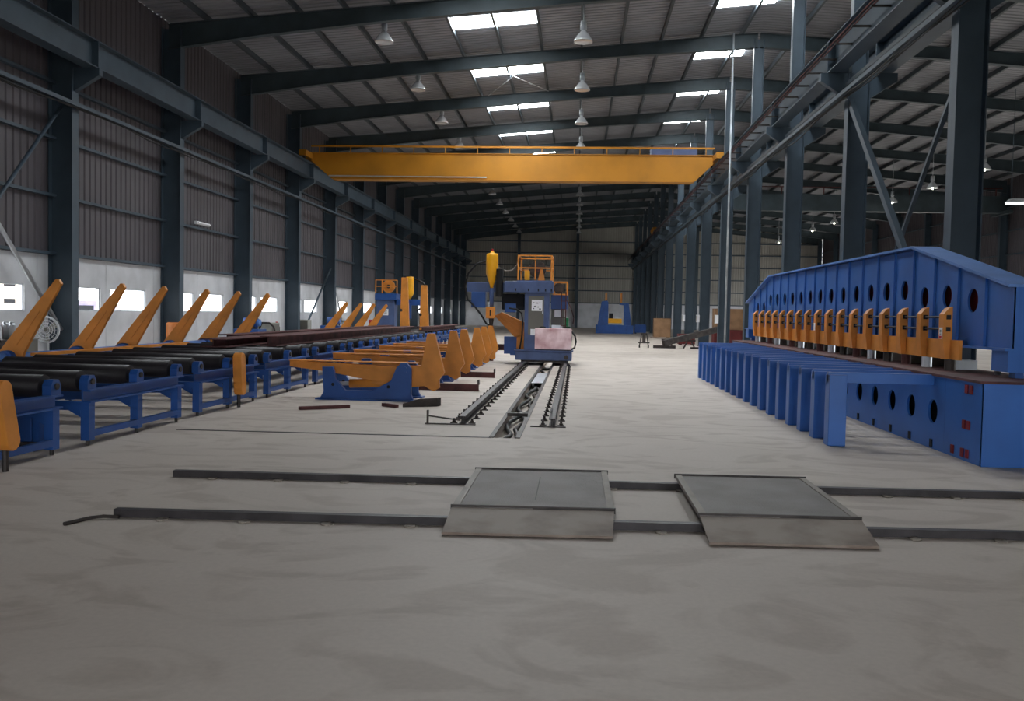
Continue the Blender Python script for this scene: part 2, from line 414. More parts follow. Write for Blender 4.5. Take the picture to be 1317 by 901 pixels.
def tray(x, z, lab, name='cable_tray'):
    t = thing(name, lab, 'cable tray', (x, 10.6, z))
    L = YE-11.2
    MB().prism([(-.1,0),(.1,0),(.1,.1),(.085,.1),(.085,.015),(-.085,.015),(-.085,.1),(-.1,.1)], 'y', 0, L).build('channel', 'steel_grey', t)
    for s in range(3):
        pts = []; y = 0
        while y < L:
            pts.append((-.05+.05*s, y, .03-.02*s-.14*abs(math.sin(y*.48+s*1.3))**2*(.6+.4*math.sin(y*.7+s)))); y += .8
        MB().tube(pts, .018, 5).build('cable', 'rubber', t)
    return t
tray(-13.58, 6.9, 'cable tray with drooping cables below the dark runway girder')
tray(6.5, 7.15, 'cable tray with drooping cables below the conductor bars')
tag(MB().prism([(6.66,7.5),(6.72,7.5),(6.72,7.6),(6.66,7.6)], 'y', 10.6, YE-.5).build('tie_angle', 'purlin_grey'), 'straight steel tie running along the middle columns under the runway', 'tie beam')

# ------------------------------------------------------------------ overhead crane
CY = 43.6
t = thing('overhead_crane', 'yellow overhead travelling crane bridging the bay under the roof', 'crane', (0, CY, 8.0))
XL, XR = -13.25, 6.42
poly = [(XL+.1, 1.22),(XR-.1, 1.22),(XR-.1, .86),(XR-1.0, 0),(XL+1.1, 0),(XL+.1, .86)]
gd = MB().prism(poly, 'y', -.3, .3).build('girder', 'crane_yellow', t)
MB().box(XL+1.2, XR-1.1, -.36, .36, -.035, 0).build('bottom_flange', 'crane_yellow', t)
MB().box(XL+.1, XR-.1, -.36, .36, 1.22, 1.25).build('top_flange', 'crane_yellow', t)
for x in (XL, XR):
    e = MB().box(x-.17, x+.17, -1.4, 1.4, .93, 1.2).build('end_carriage', 'crane_yellow', t)
    for yy in (-1.1, 1.1):
        MB().cyl((x-.05, yy, .965), (x+.05, yy, .965), .15, 14).build('wheel', 'dark_steel', e)
for z in (1.52,):
    MB().box(XL+.1, XR-.1, -.33, -.29, z, z+.09).build('hand_rail', 'crane_yellow', t)
nx = 12
for i in range(nx+1):
    x = XL+.5+(XR-XL-1.0)*i/nx
    MB().box(x-.02, x+.02, -.33, -.29, 1.25, 1.52).build('rail_post', 'crane_yellow', t)
MB().cyl((XL+1.0, -.38, .12), (-4.5, -.38, .1), .03, 8).build('conduit', 'galvanised', t)
# hoist on the girder's far side
h = MB().box(3.4, 5.6, .4, 1.2, 1.28, 1.75).build('hoist_trolley', 'gantry_blue', t)
MB().cyl((3.7, .8, 1.1), (5.0, .8, 1.1), .22, 14).build('rope_drum', 'dark_steel', h)
# far small crane carriage on the right runway
t = thing('crane_buffer', 'round yellow crane end carriage far along the right rail', 'crane end', (6.42, 77.0, 8.75))
MB().lathe([(0, 0), (.36, 0), (.36, .34), (0, .34)], (0, 0, 0), 18).build('cover', 'crane_yellow', t).rotation_euler = (PI/2, 0, 0)
MB().box(-.15, .15, -.9, .9, 0, .2).build('carriage', 'crane_yellow', t)
# second bay crane
t = thing('overhead_crane', 'dark overhead crane girder across the second bay beyond the columns', 'crane', (0, 62, 8.66))
MB().box(7.62, 28.2, -.3, .3, .2, 1.3).build('girder', 'rafter_grey', t)
for x in (7.62, 28.0): MB().box(x-.15, x+.15, -1.3, 1.3, .09, .3).build('end_carriage', 'rafter_grey', t)
MB().box(7.7, 28.0, -.04, .04, 1.8, 1.86).build('hand_rail', 'rust_beam', t)
for i in range(8): MB().box(8+2.8*i-.03, 8+2.8*i+.03, -.03, .03, 1.3, 1.8).build('rail_post', 'rust_beam', t)

# ------------------------------------------------------------------ high-bay lamps
def make_lamp(label, group, stem):
    t = thing('high_bay_lamp', label, 'lamp', (0, 0, 0), group)
    MB().cyl((0, 0, .55), (0, 0, stem), .018, 8).build('stem', 'lamp_body', t)
    MB().lathe([(0, .6), (.1, .58), (.11, .3), (.06, .26), (0, .26)], n=14).build('ballast_housing', 'lamp_body', t, smooth=True)
    MB().lathe([(.07, .27), (.12, .2), (.23, .08), (.31, -.06), (.33, -.12), (.32, -.12), (.22, .07), (.1, .19), (.05, .25)], n=18).build('reflector', 'glassy', t, smooth=True)
    MB().lathe([(0, -.09), (.16, -.1), (.32, -.12)], n=18).build('lens', 'glassy', t, smooth=True)
    return t
for X, lab, grp, Z in ((0.0, 'clear bell-shaped lamp in the middle row, %s from the far gable wall', 'lamps in the middle row', 11.0),
                       (-6.88, 'clear bell-shaped lamp in the row towards the windows, %s from the gable wall', 'lamps in the row towards the window wall', 11.0)):
    L0 = None
    for j in range(0, 12):
        loc = (X, 31.0+6.6*j, Z); nl = lab % ORD[11-j]
        if L0 is None:
            L0 = make_lamp(nl, grp, roofz(X)-Z-.02); L0.location = loc
        else: dup(L0, loc, nl)
L0 = make_lamp('bell-shaped lamp in the second bay, eighth from the far gable wall', 'lamps in the second bay', roofz(20.3)-9.4-.02)
L0.location = (20.3, 47.0, 9.4)
MB().lathe([(0, -.2), (.05, -.18), (.06, -.13), (.04, -.1), (0, -.1)], n=10).build('bulb', 'lit_lens', L0)
for j in range(1, 8): dup(L0, (20.3, 47.0+6.6*j, 9.4), 'bell-shaped lamp in the second bay, %s from the far gable wall' % ORD[7-j])
t = thing('strip_lamp', 'glowing yellowish lamp hanging in the second bay', 'lamp', (19.85, 42.3, 7.05))
MB().prism([(-.55,0),(.55,0),(.4,.16),(-.4,.16)], 'y', -.2, .2).build('housing', 'lamp_body', t)
MB().box(-.5, .5, -.17, .17, -.05, 0).build('lens', 'lit_lens', t)
for s in (-.35, .35): MB().cyl((s, 0, .16), (s, 0, roofz(19.85+s)-7.07), .012, 6).build('hanger', 'steel_grey', t)
t = thing('wall_lamp', 'small white tube lamp fixed high on the window wall', 'lamp', (-14.2, 33.0, 4.72))
MB().box(-.04, .06, -.6, .6, -.05, .06).build('housing', 'notice_white', t)
MB().cyl((.1, -.55, -.0), (.1, .55, 0), .03, 8).build('tube', 'notice_white', t)

# ------------------------------------------------------------------ the press
P = thing('panel_press', 'long blue hydraulic clamping press with yellow clamps above a legged table', 'press', (5.1, 10.2, 0))
def py(y): return y-10.2
def px(x): return x-5.1
# base: box girder with round holes
hb = [10.95+.735*i for i in range(0, 21)]
yN, yFar, ZT = 10.2, 26.2, .92
fr = MB()
fr.add([(px(4.5), py(yN), 0), (px(4.5), py(11.22), 0), (px(4.5), py(11.22), ZT), (px(4.5), py(yN), ZT)], [(0,1,2,3)])
for i in range(20):
    c = 11.59+.735*i
    a, b = c-.3675, c+.3675
    if b > yFar: break
    plate_hole(fr, [(py(a), .0), (py(b), 0), (py(b), ZT), (py(a), ZT)], (py(c), .47), .15, px(4.5), .03)
last = b
fr.add([(px(4.5), py(last), 0), (px(4.5), py(yFar), 0), (px(4.5), py(yFar), ZT), (px(4.5), py(last), ZT)], [(0,1,2,3)])
base = fr.build('base_front', 'press_blue', P)
bx = MB()
bx.box(px(4.5), px(5.55), py(yN), py(yN)+.03, 0, ZT); bx.box(px(4.5), px(5.55), py(yFar)-.03, py(yFar), 0, ZT)
bx.box(px(5.52), px(5.55), py(yN), py(yFar), 0, ZT)
bx.build('base_box', 'press_blue', P)
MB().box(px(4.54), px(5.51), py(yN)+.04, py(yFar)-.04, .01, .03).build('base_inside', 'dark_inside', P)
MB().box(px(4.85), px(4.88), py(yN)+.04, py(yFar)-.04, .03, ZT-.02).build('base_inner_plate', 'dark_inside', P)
MB().box(px(4.47), px(5.57), py(yN), py(yFar), ZT, ZT+.03).build('table_plate', 'rust_beam', P)
# little square sockets on the base
for i in range(0, 5):
    y = py(11.59+.735*i)
    MB().box(px(4.485), px(4.5), y-.035, y+.035, .02, .12).build('socket', 'dark_inside', base)
for (yy, zz) in ((10.62,.83),(10.5,.83),(10.66,.42),(10.54,.42),(10.95,.09),(10.68,.09),(10.55,.09)):
    MB().box(px(4.485), px(4.5), py(yy)-.035, py(yy)+.035, zz-.05, zz+.05).build('socket', 'red_primer', base)
# legs with arms reaching to the base
for i in range(18):
    y = py(11.62+.707*i)
    lg = MB()
    lg.box(px(3.2), px(3.42), y-.1, y+.1, 0, .9)
    o = lg.build('leg', 'press_blue', P, bevel=.008)
    MB().box(px(3.2), px(4.5), y-.045, y+.045, .8, .93).build('arm', 'press_blue', o)
# upper beam
ZB, ZT2, ZE = 1.3, 2.69, 2.02
ya0, ya1, ya2, ya3 = 10.84, 13.95, 24.04, 27.15
def topz(y):
    if y < ya1: return ZE+(ZT2-ZE)*(y-ya0)/(ya1-ya0)
    if y > ya2: return ZE+(ZT2-ZE)*(ya3-y)/(ya3-ya2)
    return ZT2
bw = .22
um = MB(); pitch = .812; hy = [11.98+pitch*i for i in range(18)]
for i, c in enumerate(hy):
    a, b = c-pitch/2, c+pitch/2
    pl = [(py(a), ZB), (py(b), ZB), (py(b), topz(b)-.02)]
    for q in (ya2, ya1):
        if a < q < b: pl.append((py(q), topz(q)-.02))
    pl.append((py(a), topz(a)-.02))
    zc = 2.07 if ya1-.2 < c < ya2+.3 else (1.95 if c < ya1 and c > 12.5 else 1.88)
    plate_hole(um, pl, (py(c), zc), .155, 0, .03)
a, b = hy[0]-pitch/2, hy[-1]+pitch/2
um.add([(0, py(ya0), ZB), (0, py(a), ZB), (0, py(a), topz(a)), (0, py(ya0), topz(ya0))], [(0,1,2,3)])
um.add([(0, py(b), ZB), (0, py(ya3), ZB), (0, py(ya3), topz(ya3)), (0, py(b), topz(b))], [(0,1,2,3)])
beam = um.build('upper_beam', 'press_blue', P)
o2 = MB()
out = [(py(ya0), ZB), (py(ya3), ZB), (py(ya3), ZE), (py(ya2), ZT2), (py(ya1), ZT2), (py(ya0), ZE)]
o2.prism(out, 'x', bw-.03, bw)
o2.box(.0, bw, py(ya0), py(ya0)+.04, ZB, ZE); o2.box(0, bw, py(ya3)-.04, py(ya3), ZB, ZE)
o2.build('beam_back', 'press_blue', beam)
MB().prism([(py(ya0)+.05, ZB+.02), (py(ya3)-.05, ZB+.02), (py(ya3)-.05, ZE-.03), (py(ya2), ZT2-.04), (py(ya1), ZT2-.04), (py(ya0)+.05, ZE-.03)], 'x', .1, .115).build('inner_plate', 'red_primer', beam)
tf = MB()
for (p, q) in (((ya0-.02, ZE), (ya1, ZT2)), ((ya1, ZT2), (ya2, ZT2)), ((ya2, ZT2), (ya3+.02, ZE))):
    tf.add([(-.1, py(p[0]), p[1]), (bw+.08, py(p[0]), p[1]), (bw+.08, py(q[0]), q[1]), (-.1, py(q[0]), q[1]),
            (-.1, py(p[0]), p[1]+.035), (bw+.08, py(p[0]), p[1]+.035), (bw+.08, py(q[0]), q[1]+.035), (-.1, py(q[0]), q[1]+.035)],
           [(0,1,2,3),(7,6,5,4),(0,4,5,1),(1,5,6,2),(2,6,7,3),(3,7,4,0)])
tf.build('top_flange', 'light_blue', beam)  # paler blue paints in the light on the upward-facing top
MB().box(-.1, bw+.08, py(ya0), py(ya3), ZB-.03, ZB).build('bottom_flange', 'press_blue', beam)
for i in range(19):
    y = hy[0]-pitch/2+pitch*i
    MB().box(-.035, 0, py(y)-.012, py(y)+.012, ZB, topz(y)-.01).build('stiffener', 'press_blue', beam)
# end shoe and guide posts
MB().box(-.06, bw+.06, py(ya0), py(ya0)+.42, 1.02, ZB-.03).build('end_shoe', 'press_blue', P)
MB().box(-.06, bw+.06, py(ya3)-.42, py(ya3), 1.02, ZB-.03).build('end_shoe', 'press_blue', P)
for yy in (11.55, 26.0):
    MB().cyl((.15, py(yy), ZT+.03), (.15, py(yy), ZB-.03), .04, 12).build('guide_post', 'galvanised', P, smooth=True)
MB().box(.05, .15, py(ya0)+.05, py(ya0)+.2, ZT+.03, 1.02).build('end_post', 'machine_blue', P)
MB().box(.05, .15, py(ya3)-.35, py(ya3)-.05, 0, 1.02).build('end_post', 'machine_blue', P)
# clamps
MB().box(-.14, -.1, py(12.0), py(25.5), 1.1, ZB+.06).build('clamp_bar', 'yellow', P)
for zz in (1.5, 1.66):
    MB().cyl((-.17, py(12.3), zz), (-.17, py(25.3), zz), .015, 6).build('hydraulic_line', 'dark_steel', P)
for i in range(17):
    y = py(12.36+.8*i)
    c = MB().add([(-.16,y-.075,1.1),(-.12,y-.075,1.1),(-.12,y-.075,1.8),(-.17,y-.075,1.78),(-.235,y-.075,1.7),(-.235,y-.075,1.36),(-.2,y-.075,1.1),
                  (-.16,y+.075,1.1),(-.12,y+.075,1.1),(-.12,y+.075,1.8),(-.17,y+.075,1.78),(-.235,y+.075,1.7),(-.235,y+.075,1.36),(-.2,y+.075,1.1)],
                 [(0,1,2,3,4,5,6),(13,12,11,10,9,8,7)]+[(k,(k+1) % 7,(k+1) % 7+7,k+7) for k in range(7)]).build('clamp', 'yellow', P)
    for zz in (1.5, 1.66):
        MB().box(-.2, -.15, y-.1, y-.075, zz-.03, zz+.03).build('pipe_joint', 'rubber', c)
    MB().cyl((-.1, y+.0, ZT+.03), (-.1, y, 1.1), .07, 10).build('clamp_foot', ('dark_steel', 'galvanised', 'rust_beam')[i % 3], c)
    MB().box(.05, .35, y+.22, y+.5, ZT+.03, ZT+.03+.13+.05*((i*7) % 3)).build('pusher_block', ('dark_steel', 'galvanised', 'cabinet_grey')[(i*5+1) % 3], P)
    if i in (0, 8):
        s = MB().box(-.239, -.235, y-.05, y+.05, 1.37, 1.52).build('warning_label', 'notice_white', c)
        if i == 0:
            MB().box(-.243, -.239, y-.035, y+.035, 1.375, 1.41).build('label_print', 'print_red', c)
            for q in range(3): MB().box(-.243, -.239, y-.02+.0*q, y+.02, 1.43+.025*q, 1.44+.025*q).build('label_print', 'print_dark', c)

# ------------------------------------------------------------------ rails and cable trench
def make_rail(x, lab):
    t = thing('machine_rail', lab, 'rail', (x, 12.6, 0))
    MB().prism(isec(0, 0, .12, .045, .018, .02), 'y', 0, 47).build('rail_bar', 'rail_steel', t)
    cl = None
    for i in range(25):
        y = .12+.6*i
        for s in (-1, 1):
            if cl is None:
                cm = MB().box(-.05, .05, -.035, .035, 0, .018); cm.cyl((0, 0, .018), (0, 0, .075), .018, 8); cm.cyl((0, 0, .018), (0, 0, .04), .03, 6)
                cl = cm.build('rail_clip', 'dark_steel', t); o = cl
            else:
                o = cl.copy(); COL.objects.link(o)
            o.location = (s*.13, y, 0)
    MB().box(-.3, .2, -.06, 0, 0, .015).build('end_plate', 'dark_steel', t)
    return t
tl = make_rail(-1.6, 'steel machine rail with a bent end stop beside the yellow tilting arms')
es = MB(); es.box(-.52, -.3, -.06, -.02, 0, .015); es.box(-.5, -.47, -.06, -.03, .015, .2); es.bar((-.485, -.045, .12), (-.02, -.0, .06), .02, .02)
es.build('end_stop', 'dark_steel', tl)
tr = make_rail(-.32, 'steel machine rail with bolted clips between trench and open floor')
MB().bar((-.03, .1, .2), (-.03, 1.2, .14), .02, .02).build('end_stop', 'dark_steel', tr)
# trench edging and contents
for x in (TX0, TX1):
    o = MB().prism([(x-.03,0),(x+.03,0),(x+.03,.012),(x-.03,.012)], 'y', TY0, TY1).build('trench_edge', 'dark_steel')
    tag(o, ('steel edging strip of the cable trench next to the left rail', 'steel edging strip of the cable trench next to the right rail')[x > -1], 'edging')
random.seed(3)
pts = [(-.95+.07*math.sin(i*1.1), 11.6+i*.45, -.1+.02*math.cos(i)) for i in range(34)]
tag(MB().tube(pts, .035, 7).build('trench_cable', 'rubber', smooth=True), 'black cable lying in snaking loops in the floor trench', 'cable')
pts = [(-.82+.05*math.sin(i*1.7+1), 12.0+i*.5, -.105) for i in range(28)]
tag(MB().tube(pts, .03, 7).build('trench_cable', 'dark_steel', smooth=True), 'thinner dark cable along the side of the floor trench', 'cable')
tag(MB().box(-1.04, -.72, 13.7, 13.82, .012, .06).build('trench_bracket', 'dark_steel'), 'dark steel cross bracket lying over the cable trench', 'bracket')
tag(MB().box(-1.0, -.74, 20.3, 23.6, .013, .025).build('trench_cover', 'galvanised'), 'pale cover plate over the cable trench before the machine', 'cover plate')
o = MB().prism([(-5.15,11.2),(-1.06,11.32),(-1.06,11.37),(-5.15,11.25)], 'z', 0, .006).build('floor_strip', 'dark_steel')
tag(o, 'thin dark strip across the floor from conveyor to trench', 'floor strip')

# ------------------------------------------------------------------ front transfer rails and plates
def flr(name, p0, p1, lab):
    t = thing(name, lab, 'rail', (p0[0], p0[1], 0))
    q = (p1[0]-p0[0], p1[1]-p0[1])
    MB().bar((0, 0, .03), (q[0], q[1], .03), .07, .06).build('rail_bar', 'rail_steel', t)
    L = math.hypot(*q)
    for i in range(int(L/.62)):
        s = (.4+.62*i)/L
        MB().cyl((q[0]*s, q[1]*s-.09, 0), (q[0]*s, q[1]*s-.09, .012), .045, 10).build('fixing', 'tan_edge', t)
    return t
flr('floor_rail', (-3.46, 6.5), (6.0, 6.95), 'long dark steel floor rail carrying the plates, with ramps lying over it')
flr('floor_rail', (-3.75, 8.12), (6.0, 8.5), 'long dark steel floor rail at the far edge of the checkered plates')
def plate(x0, x1, lab, scored):
    t = thing('transfer_plate', lab, 'steel plate', (x0, 6.8, 0))
    W = x1-x0; dy = .06
    def quad(mb, a, b, c, d, th):
        v = [a, b, c, d] + [(p[0], p[1], p[2]-th) for p in (a, b, c, d)]
        mb.add(v, [(0,1,2,3),(7,6,5,4),(0,4,5,1),(1,5,6,2),(2,6,7,3),(3,7,4,0)])
    z = .1
    p = MB(); quad(p, (.0, .0, z), (W, dy, z), (W, 1.7+dy, z), (0, 1.7, z), .025); p.build('deck', 'checker_plate', t)
    p = MB(); quad(p, (.0, -.52, .028), (W-.03, -.46, .028), (W, dy-.02, z-.002), (0, -.02, z-.002), .018); p.build('ramp', 'ramp_plate', t)
    for xx in (0, W-.055):
        k = dy*xx/W; p = MB(); quad(p, (xx, k+.04, z+.008), (xx+.055, k+.04, z+.008), (xx+.055, k+1.66, z+.008), (xx, k+1.66, z+.008), .008); p.build('side_strip', 'tan_edge', t)
    for yy in (0.0, 1.67):
        p = MB(); quad(p, (-.01, yy, z+.016), (W+.01, yy+dy, z+.016), (W+.01, yy+dy+.016, z+.016), (-.01, yy+.016, z+.016), .016+.03); p.build('edge_bar', 'dark_steel', t)
    for xx in (.12, W-.2):
        for yy in (.35, 1.1): MB().box(xx, xx+.08, yy, yy+.3, 0, z-.025).build('support', 'dark_steel', t)
    if scored:
        p = MB(); quad(p, (W*.5, .35, z+.002), (W*.5+.008, .35, z+.002), (W*.5+.008, 1.35, z+.002), (W*.5, 1.35, z+.002), .002); p.build('seam', 'dark_steel', t)
    return t
plate(-.93, .32, 'checkered steel plate with a dark seam across its middle and stained ramp', True)
plate(.96, 2.17, 'checkered steel plate without a seam and with a clean ramp', False)
o = MB().tube([(-3.66, 6.15, .015), (-3.58, 6.36, .015), (-3.5, 6.4, .02), (-3.38, 6.4, .02)], .014, 6).build('bent_rod', 'dark_steel')
tag(o, 'thin bent steel rod lying at the end of the floor rail', 'rod')

# ------------------------------------------------------------------ roller conveyor
def make_conveyor():
    t = thing('roller_conveyor', 'blue roller conveyor section with thick black rollers', 'conveyor', (0, 0, 0), 'conveyor sections in a row')
    XF, XB, L = 0.0, -2.6, 2.25
    for X in (XF, XB):
        s = 1 if X == XF else -1
        MB().prism([(X-.05*s, .49),(X+.06*s, .49),(X+.06*s, .51),(X-.03*s, .51),(X-.03*s, .62),(X+.06*s, .62),(X+.06*s, .64),(X-.05*s, .64)], 'y', -.08, L+.08).build('side_beam', 'machine_blue', t)
        MB().box(X-.03, X+.03, 0, L, .1, .17).build('lower_rail', 'machine_blue', t)
        for y in (0, L/2, L):
            lg = MB(); lg.box(X-.07, X+.03, y-.06, y+.06, .06, .5)
            lo = lg.build('leg', 'machine_blue', t)
            MB().cyl((X-.02, y, 0), (X-.02, y, .06), .022, 8).build('levelling_foot', 'dark_steel', lo)
            MB().prism([(X-.1*s, .49),(X-.1*s, .32),(X-.42*s, .49)] if s > 0 else [(X+.1, .49),(X+.42, .49),(X+.1, .32)], 'y', y-.012, y+.012).build('gusset', 'machine_blue', lo)
    for y in (0, L/2, L):
        MB().box(XB, XF, y-.04, y+.04, .4, .5).build('cross_beam', 'machine_blue', t)
        r = MB().cyl((XB+.12, y, .73), (XF-.1, y, .73), .12, 20).build('roller', 'roller_black', t, smooth=True)
        for X in (XB+.02, XF-.02):
            MB().prism([(y-.09, .64),(y+.09, .64),(y+.09, .74),(y+.05, .8),(y-.05, .8),(y-.09, .74)], 'x', X-.05, X+.05).build('bearing_block', 'machine_blue', r)
            MB().cyl((X-.09, y, .73), (X+.07, y, .73), .035, 10).build('shaft', 'dark_steel', r)
    return t
CVL = 'blue conveyor section with thick black rollers, %s counting from the drive motor'
cv = make_conveyor(); cv.location = (-5.5, 6.8, 0)
cv['label'] = CVL % 'first'
for k in range(1, 13): dup(cv, (-5.5, 6.8+2.95*k, 0), CVL % ORD[k])
def guard(y, lean, lab):
    t = thing('chain_guard', lab, 'guard', (-5.36, y, 0))
    pts = []
    for i in range(9): a = PI*i/8; pts.append((.1*math.cos(a), .78+.1*math.sin(a)))
    for i in range(9): a = PI+PI*i/8; pts.append((lean+.1*math.cos(a), .3+.1*math.sin(a)))
    MB().prism(pts, 'x', -.07, .07).build('cover', 'yellow', t, bevel=.01)
    MB().cyl((-.02, lean, .0), (-.02, lean, .22), .03, 8).build('bracket', 'dark_steel', t)
guard(7.95, .12, 'rounded yellow chain guard on the conveyor section beside the motor box')
guard(13.9, .05, 'rounded yellow chain guard standing between black rollers before the dark girders')
t = thing('drive_box', 'blue gearbox housing in the gap between two conveyor sections', 'gearbox', (-6.0, 9.35, 0))
MB().box(-.14, .14, -.12, .12, .1, .62).build('housing', 'machine_blue', t, bevel=.01)
MB().box(.14, .146, -.05, .05, .16, .5).build('slot', 'dark_inside', t)
MB().box(.146, .22, -.1, .1, .1, .38).build('flange', 'machine_blue', t)
MB().box(-.18, .2, -.15, .15, 0, .1).build('foot', 'dark_steel', t)
t = thing('drive_motor', 'dark ribbed drive motor under the conveyor beside the yellow chain guard', 'motor', (-6.3, 8.1, 0))
MB().cyl((-.3, 0, .26), (.3, 0, .26), .15, 16).build('body', 'machine_blue', t, smooth=True)
for i in range(5): MB().cyl((-.22+.1*i, 0, .26), (-.19+.1*i, 0, .26), .17, 16).build('cooling_rib', 'dark_steel', t)
MB().box(-.25, .25, -.15, .15, 0, .12).build('mount', 'machine_blue', t)
# girders lying on the conveyor
def girder(x, y0, L, h, wd, lab):
    t = thing('steel_girder', lab, 'girder', (x, y0, .851))
    MB().box(-wd/2, wd/2, 0, L, 0, .02).build('flange', 'rust_beam', t); MB().box(-wd/2, wd/2, 0, L, h-.02, h).build('flange', 'rust_beam', t)
    MB().box(-.01, .01, 0, L, .02, h-.02).build('web', 'rust_beam', t)
girder(-6.05, 17.2, 15, .2, .34, 'dark reddish steel girder on the front of the conveyor rollers')
girder(-6.75, 16.2, 17, .16, .5, 'wide dark reddish steel girder in the middle of the conveyor rollers')
girder(-7.6, 19.0, 17, .16, .4, 'dark reddish steel girder on the conveyor rollers next to the yellow arms')
girder(-5.75, 33.0, 9, .16, .4, 'far dark girder on the conveyor towards the small welding machine')

# ------------------------------------------------------------------ tall tilting arms behind the conveyor
sh = thing('arm_shaft', 'blue tubular shaft with yellow rail carrying the tall tilting arms', 'shaft', (-8.75, 11.0, 0))
MB().cyl((0, 0, .74), (0, 14.2, .74), .085, 16).build('tube', 'light_blue', sh, smooth=True)
MB().box(.36, .48, 2.2, 7.6, .79, .84).build('yellow_rail', 'yellow', sh)
for i in range(7):
    y = .6+2.1*i
    b = MB().box(-.2, .2, y-.12, y+.12, 0, .03).build('pedestal', 'machine_blue', sh)
    MB().prism([(-.18, .03), (.18, .03), (.1, .68), (-.1, .68)], 'y', y-.06, y+.06).build('pedestal_web', 'machine_blue', b)
    if 2.2 < y < 7.6: MB().box(.38, .46, y-.04, y+.04, 0, .79).build('rail_post', 'yellow', sh)
armY = [13.25, 15.2, 16.8, 18.8, 20.6, 22.6]
a0 = None
AL = 'tall yellow lifter leaning over the conveyor, %s counting from the pedestal fan'
for i, y in enumerate(armY):
    if a0 is None:
        a0 = thing('tilting_lifter', AL % 'first', 'lifter', (-8.75, y, .74), 'tall yellow arms along the window wall')
        am = MB(); am.prism([(-.2, -.1), (.16, -.16), (.24, .1), (.84, 1.17), (.8, 1.24), (.75, 1.24), (.1, .44), (-.2, .06)], 'y', -.035, .035)
        am.build('arm_plate', 'yellow', a0, bevel=.008)
        MB().bar((.12, -.04, .22), (.5, -.04, .76), .015, .03).build('rib', 'yellow', a0)
        MB().bar((.76, 0, 1.21), (.1, 0, .41), .075, .02).build('edge_flange', 'yellow', a0)
        MB().cyl((0, -.16, 0), (0, .16, 0), .13, 16).build('hub', 'machine_blue', a0, smooth=True)
    else: dup(a0, (-8.75, y, .74), AL % ORD[i])

# ------------------------------------------------------------------ L-shaped tilters before the rails
t0 = None
TL = 'yellow horned tilting cradle on blue stands, %s from the folded bracket'
for i, y in enumerate([16.0, 18.9, 20.7, 23.4, 25.2, 27.15]):
    if t0 is None:
        t0 = thing('tilting_cradle', TL % 'first', 'tilting cradle', (0, y, 0), 'yellow cradles in a row by the rail')
        ar = MB().prism([(-5.2,.66),(-5.2,.55),(-4.5,.47),(-3.75,.34),(-3.0,.22),(-2.72,.25),(-2.55,.16),(-2.45,.22),(-2.46,.36),(-2.36,.5),(-2.42,.72),(-2.55,1.2),(-2.68,1.2),(-2.78,.62),(-3.3,.6)], 'y', -.07, .07).build('cradle_arm', 'yellow', t0, bevel=.008)
        MB().box(-5.2, -2.85, -.11, .11, .655, .67).build('top_strip', 'yellow', ar)
        MB().bar((-4.7, -.075, .58), (-3.5, -.075, .5), .01, .03).build('rib', 'yellow', ar)
        for s in (-1, 1):
            yy = s*.36
            st = MB().prism([(-4.55,0),(-4.47,.14),(-4.5,.58),(-4.31,.58),(-4.25,.36),(-4.08,.17),(-3.6,.17),(-3.26,.36),(-3.16,.6),(-3.08,.68),(-2.98,.68),(-2.9,.58),(-2.9,.12),(-2.84,0)], 'y', yy-.05, yy+.05).build('stand', 'machine_blue', t0, bevel=.006)
            MB().box(-4.6, -2.8, yy-.13, yy+.13, 0, .025).build('foot_plate', 'machine_blue', st)
            MB().cyl((-3.04, yy-.07, .56), (-3.04, yy+.07, .56), .07, 14).build('pivot', 'machine_blue', st)
            for hx, hz in ((-4.3, .27), (-3.3, .25)):
                MB().cyl((hx, yy-.056, hz), (hx, yy+.056, hz), .03, 10).build('pin', 'dark_inside', st)
        MB().cyl((-4.1, 0, .26), (-3.2, 0, .3), .08, 14).build('hydraulic_cylinder', 'yellow', t0, smooth=True)
        MB().cyl((-4.45, 0, .25), (-4.1, 0, .26), .035, 10).build('piston_rod', 'galvanised', t0)
    else: dup(t0, (0, y, 0), TL % ORD[i])
# dark skid channels on the floor
def skid(x0, x1, y, z, h, lab):
    t = thing('skid_channel', lab, 'channel', (x0, y, z))
    L = x1-x0
    MB().prism([(-.09,0),(.09,0),(.09,.012),(-.078,.012),(-.078,h-.012),(.09,h-.012),(.09,h),(-.09,h)], 'x', 0, L).build('channel', 'rust_beam', t)
    MB().box(L-.03, L, -.09, .09, h, h+.09).build('end_stop', 'dark_steel', t)
    return t
skid(-5.0, -1.95, 18.05, 0, .14, 'dark reddish skid channel on the floor behind the first yellow cradle')
skid(-5.0, -1.98, 21.9, 0, .13, 'dark reddish skid channel on the floor under the middle yellow cradles')
s = skid(-4.2, -1.85, 29.6, .36, .2, 'dark reddish raised skid channel on a stub leg beside the welding machine')
MB().box(1.2, 1.45, -.1, .1, -.36, 0).build('stub_leg', 'rust_beam', s); MB().box(.1, .3, -.1, .1, -.36, 0).build('stub_leg', 'rust_beam', s)
